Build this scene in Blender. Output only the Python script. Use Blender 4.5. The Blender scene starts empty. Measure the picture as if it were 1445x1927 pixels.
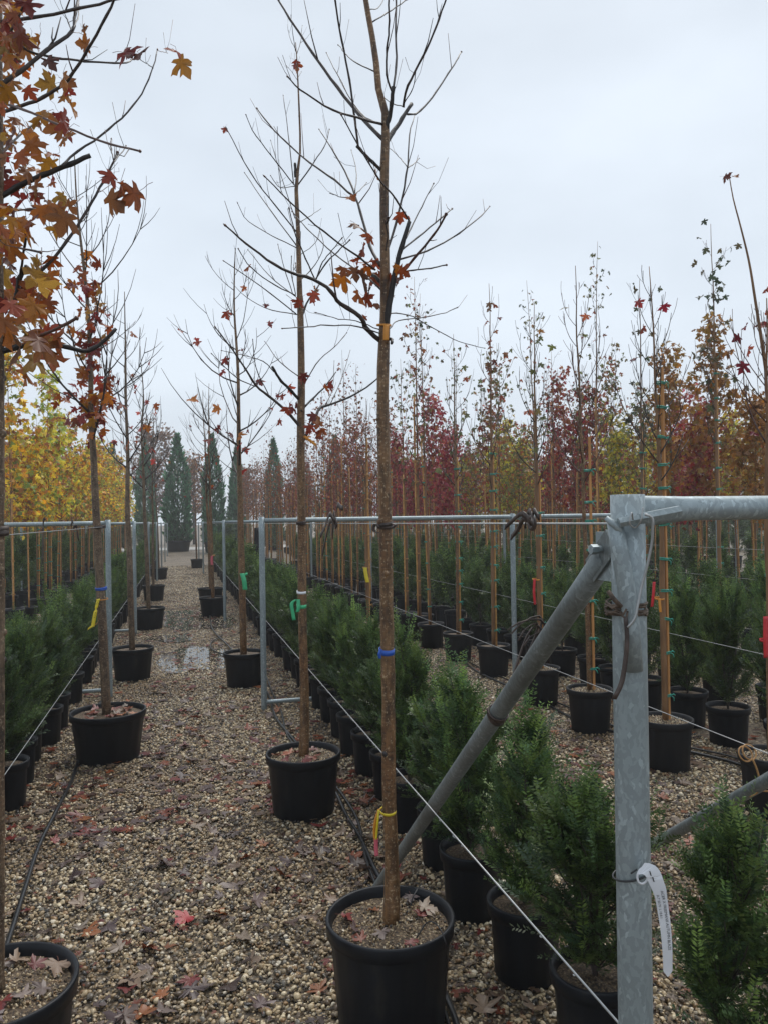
import bpy, math, random
import numpy as np
from mathutils import Matrix, Vector

# ------------------------------------------------------------------ camera, sky, sun, exposure
SC = bpy.context.scene
COL = SC.collection
IW, IH, FPX, CAMH = 1445.0, 1927.0, 1447.0, 1.6
YAW, PITCH, ROLL = math.radians(14.78), math.radians(0.61), 0.016
F_ = np.array([math.sin(YAW)*math.cos(PITCH), math.cos(YAW)*math.cos(PITCH), math.sin(PITCH)])
R0_ = np.array([math.cos(YAW), -math.sin(YAW), 0.0]); U0_ = np.cross(R0_, F_)
R_ = math.cos(ROLL)*R0_ - math.sin(ROLL)*U0_
U_ = math.sin(ROLL)*R0_ + math.cos(ROLL)*U0_
CP = np.array([0, 0, CAMH])

cam = bpy.data.objects.new('camera', bpy.data.cameras.new('camera'))
COL.objects.link(cam)
cam.matrix_world = Matrix(((R_[0], U_[0], -F_[0], 0), (R_[1], U_[1], -F_[1], 0), (R_[2], U_[2], -F_[2], CAMH), (0, 0, 0, 1)))
cam.data.sensor_fit = 'VERTICAL'
cam.data.sensor_height = 36.0
cam.data.lens = 36.0*FPX/IH
cam.data.clip_start = 0.05
cam.data.clip_end = 1000
SC.camera = cam

SUN_EL, SUN_AZ = math.radians(60), math.radians(35)
world = bpy.data.worlds.new('World'); SC.world = world; world.use_nodes = True
wn, wl = world.node_tree.nodes, world.node_tree.links
wn.clear()
wo = wn.new('ShaderNodeOutputWorld'); bg = wn.new('ShaderNodeBackground')
sky = wn.new('ShaderNodeTexSky'); sky.sky_type = 'NISHITA'; sky.sun_disc = False
sky.sun_elevation = SUN_EL; sky.sun_rotation = SUN_AZ; sky.air_density = 1.0; sky.dust_density = 3.0
tc = wn.new('ShaderNodeTexCoord'); mp = wn.new('ShaderNodeMapping'); mp.inputs['Scale'].default_value = (1.0, 1.0, 2.2)
nz = wn.new('ShaderNodeTexNoise'); nz.inputs['Scale'].default_value = 1.7; nz.inputs['Detail'].default_value = 4; nz.inputs['Roughness'].default_value = .5
cr = wn.new('ShaderNodeValToRGB')
cr.color_ramp.elements[0].position = .32; cr.color_ramp.elements[0].color = (3.85, 4.3, 4.8, 1)
cr.color_ramp.elements[1].position = .68; cr.color_ramp.elements[1].color = (5.25, 5.8, 6.4, 1)
mx = wn.new('ShaderNodeMix'); mx.data_type = 'RGBA'; mx.inputs[0].default_value = .93
wl.new(tc.outputs['Generated'], mp.inputs['Vector']); wl.new(mp.outputs[0], nz.inputs['Vector'])
wl.new(nz.outputs['Fac'], cr.inputs['Fac'])
wl.new(sky.outputs[0], mx.inputs[6]); wl.new(cr.outputs[0], mx.inputs[7])
wl.new(mx.outputs[2], bg.inputs['Color']); bg.inputs['Strength'].default_value = 0.1
wl.new(bg.outputs[0], wo.inputs['Surface'])

sl = bpy.data.lights.new('sun', 'SUN'); sl.energy = 1.5; sl.angle = math.radians(40); sl.color = (1, .96, .90)
sun = bpy.data.objects.new('sun', sl); COL.objects.link(sun)
sun.rotation_euler = (math.pi/2-SUN_EL, 0, math.pi-SUN_AZ)
SC.view_settings.view_transform = 'Standard'; SC.view_settings.look = 'None'
SC.view_settings.exposure = 0.68; SC.view_settings.gamma = 1.0; SC.view_settings.use_curve_mapping = False
SC.render.engine = 'CYCLES'
SC.cycles.max_bounces = 5; SC.cycles.diffuse_bounces = 3; SC.cycles.glossy_bounces = 2; SC.cycles.transmission_bounces = 3; SC.cycles.transparent_max_bounces = 6; SC.cycles.volume_bounces = 1

# ------------------------------------------------------------------ photo point -> place
def ray(px, py): return F_ + R_*(px-IW/2)/FPX - U_*(py-IH/2)/FPX
def P(px, py, d): return CP + ray(px, py)*d                       # at a distance d in front of the camera
def G(px, py, z=0.0): r = ray(px, py); return CP + r*((z-CAMH)/r[2])   # where the sight line meets height z
def AX(px, py, X): r = ray(px, py); return CP + r*(X/r[0])
def depth(p): return float((np.asarray(p, float)-CP) @ F_)
def pix(p):
    d = np.asarray(p, float)-CP; z = d @ F_
    return IW/2+FPX*(d @ R_)/z, IH/2-FPX*(d @ U_)/z

# ------------------------------------------------------------------ materials
def nt(m):
    m.use_nodes = True; n = m.node_tree.nodes; n.clear()
    o = n.new('ShaderNodeOutputMaterial'); b = n.new('ShaderNodeBsdfPrincipled')
    m.node_tree.links.new(b.outputs[0], o.inputs['Surface'])
    return n, m.node_tree.links, b, o
def ramp(n, stops, interp='LINEAR'):
    r = n.new('ShaderNodeValToRGB'); e = r.color_ramp.elements; r.color_ramp.interpolation = interp
    while len(e) < len(stops): e.new(.5)
    for k, (p, c) in enumerate(stops): e[k].position = p; e[k].color = (*c, 1)
    return r
def noise(n, l, scale, detail=4, vec=None, coord='Object', rough=.55):
    t = n.new('ShaderNodeTexCoord'); m = n.new('ShaderNodeMapping'); x = n.new('ShaderNodeTexNoise')
    m.inputs['Scale'].default_value = vec or (1, 1, 1)
    x.inputs['Scale'].default_value = scale; x.inputs['Detail'].default_value = detail; x.inputs['Roughness'].default_value = rough
    l.new(t.outputs[coord], m.inputs['Vector']); l.new(m.outputs[0], x.inputs['Vector'])
    return x
def bump(n, l, b, src, s, d=.01):
    k = n.new('ShaderNodeBump'); k.inputs['Strength'].default_value = s; k.inputs['Distance'].default_value = d
    l.new(src, k.inputs['Height']); l.new(k.outputs[0], b.inputs['Normal']); return k
def mat(name, stops, rough=.6, scale=20, vec=None, bmp=.3, bd=.004, metal=0, spec=.5, detail=4, coord='Object', rr=None):
    m = bpy.data.materials.new(name); n, l, b, o = nt(m)
    if isinstance(stops, tuple): stops = [(.3, tuple(c*.85 for c in stops)), (.7, tuple(c*1.15 for c in stops))]
    x = noise(n, l, scale, detail, vec, coord)
    r = ramp(n, stops); l.new(x.outputs['Fac'], r.inputs['Fac']); l.new(r.outputs[0], b.inputs['Base Color'])
    b.inputs['Roughness'].default_value = rough; b.inputs['Metallic'].default_value = metal
    b.inputs['Specular IOR Level'].default_value = spec
    if rr:
        q = ramp(n, [(.3, (rr[0],)*3), (.7, (rr[1],)*3)]); l.new(x.outputs['Fac'], q.inputs['Fac']); l.new(q.outputs[0], b.inputs['Roughness'])
    if bmp: bump(n, l, b, x.outputs['Fac'], bmp, bd)
    return m

M = {}
def bark(name, dark, mid, pale, green, rough=.5):
    m = bpy.data.materials.new(name); n, l, b, o = nt(m)
    lent = noise(n, l, 1.0, 4, (52, 52, 125)); big = noise(n, l, 5, 3, (1, 1, .35)); vert = noise(n, l, 1, 4, (95, 95, 12))
    r = ramp(n, [(.25, dark), (.5, mid), (.61, mid), (.69, pale)]); l.new(lent.outputs['Fac'], r.inputs['Fac'])
    r2 = ramp(n, [(.35, (0, 0, 0)), (.72, (1, 1, 1))]); l.new(big.outputs['Fac'], r2.inputs['Fac'])
    mx = n.new('ShaderNodeMix'); mx.data_type = 'RGBA'; mx.inputs[7].default_value = (*green, 1)
    ml = n.new('ShaderNodeMath'); ml.operation = 'MULTIPLY'; ml.inputs[1].default_value = .6
    l.new(r2.outputs[0], ml.inputs[0]); l.new(ml.outputs[0], mx.inputs[0]); l.new(r.outputs[0], mx.inputs[6])
    m3 = n.new('ShaderNodeMix'); m3.data_type = 'RGBA'; m3.blend_type = 'MULTIPLY'; m3.inputs[0].default_value = .75
    r3 = ramp(n, [(.3, (.35, .33, .3)), (.62, (1.15, 1.1, 1.05))]); l.new(vert.outputs['Fac'], r3.inputs['Fac'])
    l.new(mx.outputs[2], m3.inputs[6]); l.new(r3.outputs[0], m3.inputs[7])
    sp = noise(n, l, 150, 2, (1, 1, .8)); r4 = ramp(n, [(.60, (0, 0, 0)), (.68, (.75, .75, .75))]); l.new(sp.outputs['Fac'], r4.inputs['Fac'])
    bl = noise(n, l, 22, 3, (1, 1, .6)); r5 = ramp(n, [(.36, (.4, .36, .34)), (.55, (1.1, 1.1, 1.1))]); l.new(bl.outputs['Fac'], r5.inputs['Fac'])
    m5 = n.new('ShaderNodeMix'); m5.data_type = 'RGBA'; m5.blend_type = 'MULTIPLY'; m5.inputs[0].default_value = .85; l.new(m3.outputs[2], m5.inputs[6]); l.new(r5.outputs[0], m5.inputs[7])
    m4 = n.new('ShaderNodeMix'); m4.data_type = 'RGBA'; m4.inputs[7].default_value = (*pale, 1); l.new(r4.outputs[0], m4.inputs[0]); l.new(m5.outputs[2], m4.inputs[6]); l.new(m4.outputs[2], b.inputs['Base Color'])
    b.inputs['Roughness'].default_value = rough
    ad = n.new('ShaderNodeMath'); l.new(lent.outputs['Fac'], ad.inputs[0]); l.new(vert.outputs['Fac'], ad.inputs[1])
    bump(n, l, b, ad.outputs[0], .7, .004)
    return m
M['bark'] = bark('wet_brown_bark', (.04, .018, .008), (.175, .082, .03), (.42, .31, .19), (.18, .125, .06))
M['bark_ridged'] = bark('ridged_grey_brown_bark', (.022, .013, .008), (.135, .082, .046), (.36, .28, .19), (.18, .145, .1), .6)
M['twig'] = mat('dark_wet_twig_bark', [(.3, (.022, .017, .016)), (.7, (.075, .055, .048))], .5, 40, (1, 1, .4), .4, .002)
M['twig_red'] = mat('reddish_young_twig_bark', [(.3, (.05, .022, .018)), (.7, (.13, .062, .045))], .45, 30, None, .2, .002)
M['cut'] = mat('pruned_black_bark', [(.3, (.008, .007, .007)), (.7, (.028, .022, .02))], .55, 50, None, .5, .003)
M['stem_pale'] = mat('young_stem_bark', [(.3, (.11, .055, .024)), (.7, (.26, .135, .055))], .55, 25, (1, 1, .2), .3, .002)
M['bamboo'] = mat('bamboo_cane', [(.3, (.36, .165, .045)), (.7, (.64, .35, .12))], .45, 6, (1, 1, 3), .15, .002)
M['lath'] = mat('sawn_timber_stake', [(.3, (.30, .12, .03)), (.7, (.60, .29, .095))], .6, 14, (1, 1, .1), .3, .002)
M['pot'] = mat('black_nursery_plastic', [(.3, (.0055, .0065, .009)), (.62, (.011, .0125, .016)), (.78, (.035, .032, .028))], .42, 11, (1, 1, .45), .05, .002, rr=(.34, .55), spec=.22, detail=7)
M['pot_dusty'] = mat('dusty_black_plastic', [(.3, (.006, .007, .0095)), (.7, (.018, .0185, .021))], .6, spec=.25, scale=9, vec=(1, 1, .3), bmp=.05, bd=.002)
M['soil'] = mat('gritty_soil', [(.36, (.018, .011, .006)), (.5, (.08, .05, .026)), (.6, (.16, .11, .06)), (.7, (.30, .24, .15))], .7, 130, None, .9, .012, detail=6)
M['rubber'] = mat('brown_rubber_strap', [(.3, (.022, .014, .012)), (.7, (.085, .06, .05))], .5, 45, (1, 1, 1), .5, .003)
M['twine'] = mat('old_twine', [(.3, (.03, .02, .013)), (.7, (.15, .105, .075))], .7, 90, None, .6, .003)
M['hose'] = mat('black_irrigation_hose', (.012, .012, .013), .32, 10, None, .05)
M['wire'] = mat('galvanised_wire', (.36, .37, .37), .4, 30, None, .1, metal=.6)
M['white_tape'] = mat('white_plastic_label', (.72, .74, .78), .45, 8, None, .04)
M['ink'] = mat('printed_ink', (.03, .03, .035), .6, 8, None, 0)
M['zip'] = mat('dark_cable_tie', (.02, .022, .024), .4, 8, None, 0)
M['turq'] = mat('turquoise_tie_tape', (.025, .27, .20), .4, 25, None, .2)
M['green_rib'] = mat('bright_green_ribbon', (.05, .42, .19), .4, 25, None, .2)
M['yellow'] = mat('yellow_tag_plastic', (.72, .56, .03), .4, 15, None, .05)
M['orange'] = mat('orange_tag_plastic', (.66, .27, .035), .45, 15, None, .1)
M['pink'] = mat('pink_flagging_tape', (.60, .12, .16), .45, 15, None, .1)
M['red'] = mat('red_flagging_tape', (.55, .02, .03), .45, 15, None, .1)
M['blue'] = mat('blue_tape', (.02, .09, .42), .4, 15, None, .1)
M['straw'] = mat('raffia_tie', (.38, .2, .07), .6, 40, None, .3)
M['petiole'] = mat('leaf_stalk', (.16, .05, .03), .5, 20, None, 0)
M['concrete'] = mat('pale_concrete', (.3, .29, .27), .7, 6, None, .2)
M['dark_cloth'] = mat('black_fabric', (.012, .012, .014), .8, 20, None, .3)

def galv(name, base, dirt):
    m = bpy.data.materials.new(name); n, l, b, o = nt(m)
    t = n.new('ShaderNodeTexCoord'); v = n.new('ShaderNodeTexVoronoi'); v.inputs['Scale'].default_value = 190; v.feature = 'F1'
    dn = noise(n, l, 30, 3); ad = n.new('ShaderNodeMixRGB'); ad.blend_type = 'ADD'; ad.inputs[0].default_value = .03
    l.new(t.outputs['Object'], ad.inputs[1]); l.new(dn.outputs['Color'], ad.inputs[2]); l.new(ad.outputs[0], v.inputs['Vector'])
    mp2 = n.new('ShaderNodeMapping'); mp2.inputs['Scale'].default_value = (1, 1, .45); l.new(ad.outputs[0], mp2.inputs['Vector']); l.new(mp2.outputs[0], v.inputs['Vector'])
    sx = n.new('ShaderNodeSeparateColor'); l.new(v.outputs['Color'], sx.inputs[0])
    r = ramp(n, [(0, tuple(c*.84 for c in base)), (.5, base), (.85, tuple(c*1.08 for c in base)), (.93, tuple(c*1.32 for c in base))], 'CONSTANT')
    l.new(sx.outputs[0], r.inputs['Fac'])
    big = noise(n, l, 9, 5, (1, 1, .3)); r2 = ramp(n, [(.45, (0, 0, 0)), (.75, (1, 1, 1))]); l.new(big.outputs['Fac'], r2.inputs['Fac'])
    mx = n.new('ShaderNodeMix'); mx.data_type = 'RGBA'; mx.inputs[7].default_value = (*dirt, 1)
    ml = n.new('ShaderNodeMath'); ml.operation = 'MULTIPLY'; ml.inputs[1].default_value = .75; l.new(r2.outputs[0], ml.inputs[0])
    l.new(ml.outputs[0], mx.inputs[0]); l.new(r.outputs[0], mx.inputs[6]); l.new(mx.outputs[2], b.inputs['Base Color'])
    b.inputs['Metallic'].default_value = .45; b.inputs['Roughness'].default_value = .5
    bump(n, l, b, big.outputs['Fac'], .15, .003)
    return m
M['galv'] = galv('galvanised_steel', (.32, .375, .395), (.21, .25, .255))
M['galv_dark'] = galv('weathered_galvanised_steel', (.22, .25, .255), (.10, .108, .10))

def leafmat(name, src):
    m = bpy.data.materials.new(name); n, l, b, o = nt(m)
    if src == 'attr':
        a = n.new('ShaderNodeAttribute'); a.attribute_name = 'col'; c = a.outputs['Color']
    else:
        a = n.new('ShaderNodeObjectInfo'); c = a.outputs['Color']
    x = noise(n, l, 55, 4); r = ramp(n, [(.32, (.42, .38, .4)), (.5, (.95, .95, .95)), (.72, (1.3, 1.4, 1.1))]); l.new(x.outputs['Fac'], r.inputs['Fac'])
    mx = n.new('ShaderNodeMix'); mx.data_type = 'RGBA'; mx.blend_type = 'MULTIPLY'; mx.inputs[0].default_value = 1 if src != 'attr' else .5
    l.new(c, mx.inputs[6]); l.new(r.outputs[0], mx.inputs[7]); l.new(mx.outputs[2], b.inputs['Base Color'])
    b.inputs['Roughness'].default_value = .42
    tr = n.new('ShaderNodeBsdfTranslucent'); l.new(mx.outputs[2], tr.inputs['Color'])
    ms = n.new('ShaderNodeMixShader'); ms.inputs[0].default_value = .45 if src != 'ground' else .1
    l.new(b.outputs[0], ms.inputs[1]); l.new(tr.outputs[0], ms.inputs[2]); l.new(ms.outputs[0], o.inputs['Surface'])
    return m
M['leaf'] = leafmat('autumn_leaf_mixed', 'attr')
M['leaf_obj'] = leafmat('autumn_leaf_single', 'obj')
M['leaf_ground'] = leafmat('fallen_leaf_wet', 'ground')
def needlemat(name, rough=.45, tw=.2):
    m = bpy.data.materials.new(name); n, l, b, o = nt(m)
    a = n.new('ShaderNodeAttribute'); a.attribute_name = 'col'; l.new(a.outputs['Color'], b.inputs['Base Color'])
    b.inputs['Roughness'].default_value = rough
    tr = n.new('ShaderNodeBsdfTranslucent'); l.new(a.outputs['Color'], tr.inputs['Color'])
    ms = n.new('ShaderNodeMixShader'); ms.inputs[0].default_value = tw
    l.new(b.outputs[0], ms.inputs[1]); l.new(tr.outputs[0], ms.inputs[2]); l.new(ms.outputs[0], o.inputs['Surface'])
    return m
M['needle'] = needlemat('yew_needles')

# ------------------------------------------------------------------ mesh helpers
class MB:
    def __init__(s): s.v = []; s.f = []; s.m = []; s.c = []; s.n = 0
    def add(s, v, f, mi=0, col=None):
        v = np.asarray(v, float).reshape(-1, 3)
        s.v.append(v)
        f = np.asarray(f, int) + s.n
        s.f.append(f); s.m.append(np.full(len(f), mi, int))
        if col is None: c = np.ones((len(v), 3))*.5
        else: c = np.broadcast_to(np.asarray(col, float), (len(v), 3))
        s.c.append(c); s.n += len(v); return s
    def tube(s, pts, rad, n=6, mi=0, cap=True, flat=1.0):
        p = np.asarray(pts, float); k = len(p); rad = np.broadcast_to(np.asarray(rad, float), (k,))
        t = np.gradient(p, axis=0); t /= np.linalg.norm(t, axis=1)[:, None]+1e-12
        u = np.cross(t[0], (0, 0, 1.0))
        if np.linalg.norm(u) < .05: u = np.cross(t[0], (1.0, 0, 0))
        u /= np.linalg.norm(u); a = np.arange(n)*2*math.pi/n; V = []
        for i in range(k):
            u = u - t[i]*(u @ t[i]); u /= np.linalg.norm(u)+1e-12
            w = np.cross(t[i], u)
            V.append(p[i] + rad[i]*(np.cos(a)[:, None]*u + flat*np.sin(a)[:, None]*w))
        V = np.concatenate(V)
        i = np.arange(k-1)[:, None]*n; j = np.arange(n)[None, :]; j2 = (j+1) % n
        q = np.stack([i+j, i+j2, i+n+j2, i+n+j], -1).reshape(-1, 4)
        base = s.n; s.add(V, q, mi)
        if cap:
            s.f.append(np.array([[base]+[base+n-1-z for z in range(n-1)]]) if False else np.array([list(range(base, base+n))[::-1]])); s.m.append(np.array([mi]))
            s.f.append(np.array([[base+(k-1)*n+z for z in range(n)]])); s.m.append(np.array([mi]))
        return s
    def lathe(s, prof, n=24, c=(0, 0, 0), mi=0, sq=(1, 1), wob=None):
        a = np.arange(n)*2*math.pi/n; V = []
        for r, z in prof:
            rr = r if wob is None else r*(1+wob*np.sin(a*3+1))
            V.append(np.stack([c[0]+rr*np.cos(a)*sq[0], c[1]+rr*np.sin(a)*sq[1], np.full(n, c[2]+z)], -1))
        k = len(prof); i = np.arange(k-1)[:, None]*n; j = np.arange(n)[None, :]; j2 = (j+1) % n
        q = np.stack([i+j, i+j2, i+n+j2, i+n+j], -1).reshape(-1, 4)
        return s.add(np.concatenate(V), q, mi)
    def box(s, c, h, mi=0, A=None):
        v = np.array([(x, y, z) for x in (-1, 1) for y in (-1, 1) for z in (-1, 1)], float)*np.asarray(h, float)
        if A is not None: v = v @ np.asarray(A, float)
        return s.add(v+np.asarray(c, float), [(0, 1, 3, 2), (4, 6, 7, 5), (0, 4, 5, 1), (2, 3, 7, 6), (0, 2, 6, 4), (1, 5, 7, 3)], mi)
    def strip(s, pts, side, w, mi=0, th=.0012):
        # a ribbon of real thickness along pts; side: width direction (one or per point)
        p = np.asarray(pts, float); sd = np.broadcast_to(np.asarray(side, float), p.shape); sd = sd/np.linalg.norm(sd, axis=1)[:, None]
        t = np.gradient(p, axis=0); nn = np.cross(t, sd); nn /= np.linalg.norm(nn, axis=1)[:, None]+1e-12
        w = np.broadcast_to(np.asarray(w, float), (len(p),))[:, None]/2
        V = np.stack([p-sd*w-nn*th/2, p+sd*w-nn*th/2, p+sd*w+nn*th/2, p-sd*w+nn*th/2], 1).reshape(-1, 3); k = len(p)
        q = [(i*4+j, i*4+(j+1) % 4, i*4+4+(j+1) % 4, i*4+4+j) for i in range(k-1) for j in range(4)]
        q += [(3, 2, 1, 0), ((k-1)*4, (k-1)*4+1, (k-1)*4+2, (k-1)*4+3)]
        return s.add(V, q, mi)
    def mesh(s, name, mats, smooth=True, off=None):
        me = bpy.data.meshes.new(name)
        V = np.concatenate(s.v) if s.v else np.zeros((0, 3))
        if off is not None: V = V-np.asarray(off, float)
        tot = np.concatenate([np.full(len(f), f.shape[1]) for f in s.f]); idx = np.concatenate([f.ravel() for f in s.f])
        me.vertices.add(len(V)); me.vertices.foreach_set('co', V.ravel().astype(np.float32))
        me.loops.add(len(idx)); me.loops.foreach_set('vertex_index', idx.astype(np.int32))
        me.polygons.add(len(tot)); st = np.concatenate([[0], np.cumsum(tot)[:-1]])
        me.polygons.foreach_set('loop_start', st.astype(np.int32)); me.polygons.foreach_set('loop_total', tot.astype(np.int32))
        me.polygons.foreach_set('material_index', np.concatenate(s.m).astype(np.int32))
        me.polygons.foreach_set('use_smooth', np.full(len(tot), smooth))
        ca = me.attributes.new('col', 'FLOAT_COLOR', 'POINT')
        C = np.concatenate(s.c); C = np.concatenate([C, np.ones((len(C), 1))], 1); ca.data.foreach_set('color', C.ravel().astype(np.float32))
        for m in (mats if isinstance(mats, (list, tuple)) else [mats]): me.materials.append(M[m])
        me.update(calc_edges=True); me.validate()
        return me

def obj(name, me, parent=None, loc=(0, 0, 0), rot=(0, 0, 0), scale=None):
    o = bpy.data.objects.new(name, me); COL.objects.link(o); o.parent = parent; o.location = loc; o.rotation_euler = rot
    if scale is not None: o.scale = scale if hasattr(scale, '__len__') else (scale,)*3
    return o
def tag(o, label, cat=None, group=None, kind=None):
    o['label'] = label
    if cat: o['category'] = cat
    if group: o['group'] = group
    if kind: o['kind'] = kind
    return o
def thing(name, label, cat, loc=(0, 0, 0), rz=0, group=None):
    e = obj(name, None, None, loc, (0, 0, rz)); e.empty_display_size = .1
    return tag(e, label, cat, group)
def smoothpath(pts, n):
    p = np.asarray(pts, float); k = len(p)
    if k < 3: t = np.linspace(0, 1, n)[:, None]; return p[0]*(1-t)+p[-1]*t
    d = np.concatenate([[0], np.cumsum(np.linalg.norm(np.diff(p, axis=0), axis=1))]); d /= d[-1]
    tt = np.linspace(0, 1, n); m = np.gradient(p, d, axis=0); out = []
    for t in tt:
        i = min(max(np.searchsorted(d, t, side='right')-1, 0), k-2); h = d[i+1]-d[i]; s = (t-d[i])/h
        out.append((2*s**3-3*s**2+1)*p[i]+(s**3-2*s**2+s)*h*m[i]+(-2*s**3+3*s**2)*p[i+1]+(s**3-s**2)*h*m[i+1])
    return np.array(out)

# maple leaf outline (half), mirrored; base of the blade at the origin, tip along +y, about 1 long
HALF = [(.12, -.04), (.30, -.08), (.48, -.02), (.36, .08), (.27, .15), (.44, .22), (.60, .30), (.80, .56), (.62, .53), (.52, .62), (.38, .54),
        (.19, .44), (.27, .60), (.35, .78), (.21, .78), (.13, .92)]
def leaf_template(seed, full=True):
    rg = np.random.default_rng(seed)
    h = HALF if full else [HALF[i] for i in (2, 4, 7, 11, 13)]
    o = [(0, 0)]+h+[(0, 1.1)]+[(-x, y) for x, y in h[::-1]]
    o = np.array(o)-np.array([(0, 0)]); o = o*(1+rg.normal(0, .04, o.shape))
    v = np.concatenate([[(0, .22)], o]); k = len(o)
    f = np.array([(0, 1+i, 1+(i+1) % k) for i in range(k)])
    cu, fo, tw = rg.normal(0, .3), rg.uniform(-.15, .55), rg.normal(0, .15)
    z = fo*np.abs(v[:, 0])**1.3 - (.25+.3*cu)*v[:, 1]**2*.6 + tw*v[:, 0]*v[:, 1] + rg.normal(0, .045, len(v)) + .06*np.sin(7*v[:, 0]+seed)*np.sin(6*v[:, 1])
    return np.column_stack([v, z]), f
LEAF_T = [leaf_template(100+i) for i in range(10)]
LEAF_S = [leaf_template(200+i, False) for i in range(6)]
def rand_rot(rg, n, droop=.6):
    # leaf frames: y (tip) points out and mostly down, x and z random
    az = rg.uniform(0, 2*math.pi, n); y = np.stack([np.cos(az), np.sin(az), -droop*2*rg.uniform(.1, 1.2, n)], -1)
    y /= np.linalg.norm(y, axis=1)[:, None]
    r = rg.normal(0, 1, (n, 3)); x = np.cross(y, r); x /= np.linalg.norm(x, axis=1)[:, None]; z = np.cross(x, y)
    return np.stack([x, y, z], 1)
def leafcloud(mb, rg, pos, size, cols, mi, full=False, droop=.6):
    T = LEAF_T if full else LEAF_S; n = len(pos); A = rand_rot(rg, n, droop); cols = np.asarray(cols, float)
    which = rg.integers(0, len(T), n); sz = size*rg.uniform(.6, 1.25, n)
    for k, (tv, tf) in enumerate(T):
        ids = np.where(which == k)[0]
        if not len(ids): continue
        V = (tv[None]*sz[ids][:, None, None]) @ A[ids] + pos[ids][:, None, :]
        Fc = tf[None]+(np.arange(len(ids))*len(tv))[:, None, None]
        c = cols[rg.integers(0, len(cols), len(ids))]*rg.uniform(.75, 1.6, (len(ids), 1))
        mb.add(V.reshape(-1, 3), Fc.reshape(-1, 3), mi, np.repeat(c, len(tv), 0))

ORD = ['first', 'second', 'third', 'fourth', 'fifth', 'sixth', 'seventh', 'eighth', 'ninth', 'tenth', 'eleventh', 'twelfth']
rng = np.random.default_rng(7)

# ------------------------------------------------------------------ ground
def gravelmat():
    m = bpy.data.materials.new('gravel_bed'); n, l, b, o = nt(m)
    t = n.new('ShaderNodeTexCoord'); v = n.new('ShaderNodeTexVoronoi'); v.inputs['Scale'].default_value = 58
    l.new(t.outputs['Object'], v.inputs['Vector'])
    s = n.new('ShaderNodeSeparateColor'); l.new(v.outputs['Color'], s.inputs[0])
    r = ramp(n, [(0, (.09, .07, .05)), (.25, (.2, .155, .1)), (.5, (.33, .26, .17)), (.75, (.42, .34, .235)), (.95, (.56, .48, .36))]); l.new(s.outputs[0], r.inputs['Fac'])
    dd = ramp(n, [(.25, (1, 1, 1)), (.75, (.2, .18, .16))]); l.new(v.outputs['Distance'], dd.inputs['Fac'])
    big = noise(n, l, 1.3, 5); rb = ramp(n, [(.35, (.36, .31, .25)), (.65, (.78, .74, .68))]); l.new(big.outputs['Fac'], rb.inputs['Fac'])
    m1 = n.new('ShaderNodeMix'); m1.data_type = 'RGBA'; m1.blend_type = 'MULTIPLY'; m1.inputs[0].default_value = .85
    m2 = n.new('ShaderNodeMix'); m2.data_type = 'RGBA'; m2.blend_type = 'MULTIPLY'; m2.inputs[0].default_value = 1
    l.new(r.outputs[0], m1.inputs[6]); l.new(dd.outputs[0], m1.inputs[7]); l.new(m1.outputs[2], m2.inputs[6]); l.new(rb.outputs[0], m2.inputs[7])
    l.new(m2.outputs[2], b.inputs['Base Color']); b.inputs['Roughness'].default_value = .55
    iv = n.new('ShaderNodeMath'); iv.operation = 'SUBTRACT'; iv.inputs[0].default_value = 1; l.new(v.outputs['Distance'], iv.inputs[1])
    bump(n, l, b, iv.outputs[0], .9, .012)
    return m
M['gravel_bed'] = gravelmat()
def stonemat():
    m = bpy.data.materials.new('wet_pea_gravel'); n, l, b, o = nt(m)
    i = n.new('ShaderNodeObjectInfo')
    r = ramp(n, [(0, (.04, .035, .03)), (.10, (.11, .075, .045)), (.22, (.24, .185, .115)), (.32, (.17, .15, .12)), (.40, (.40, .30, .175)), (.56, (.53, .42, .26)),
                 (.74, (.30, .185, .09)), (.82, (.62, .52, .35)), (.93, (.68, .61, .48))], 'CONSTANT')
    l.new(i.outputs['Random'], r.inputs['Fac'])
    x = noise(n, l, 1.6, 4); q = ramp(n, [(.3, (.6, .58, .55)), (.7, (1.12, 1.12, 1.12))]); l.new(x.outputs['Fac'], q.inputs['Fac'])
    # patches of damp and dirt over the yard
    g = n.new('ShaderNodeNewGeometry'); bn = n.new('ShaderNodeTexNoise'); bn.inputs['Scale'].default_value = 1.1; bn.inputs['Detail'].default_value = 4
    l.new(g.outputs['Position'], bn.inputs['Vector']); rb = ramp(n, [(.32, (.56, .48, .40)), (.58, (1.08, 1.08, 1.08))]); l.new(bn.outputs['Fac'], rb.inputs['Fac'])
    m1 = n.new('ShaderNodeMix'); m1.data_type = 'RGBA'; m1.blend_type = 'MULTIPLY'; m1.inputs[0].default_value = 1
    m2 = n.new('ShaderNodeMix'); m2.data_type = 'RGBA'; m2.blend_type = 'MULTIPLY'; m2.inputs[0].default_value = 1
    l.new(r.outputs[0], m1.inputs[6]); l.new(q.outputs[0], m1.inputs[7]); l.new(m1.outputs[2], m2.inputs[6]); l.new(rb.outputs[0], m2.inputs[7])
    l.new(m2.outputs[2], b.inputs['Base Color']); b.inputs['Roughness'].default_value = .36
    return m
M['stone'] = stonemat()

gm = MB(); gm.add([(-400, -20, 0), (400, -20, 0), (400, 700, 0), (-400, 700, 0)], [(0, 1, 2, 3)])
g = obj('ground', gm.mesh('ground', 'gravel_bed', False)); tag(g, 'beige pea gravel ground of the nursery yard', kind='structure')
rd = MB(); rd.box((0, 49.6, .0), (60, 2.6, .03))
o = obj('cross_path', rd.mesh('cross_path', 'concrete', False)); tag(o, 'pale concrete path crossing at the far end of the gravel aisle', kind='structure')

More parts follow.
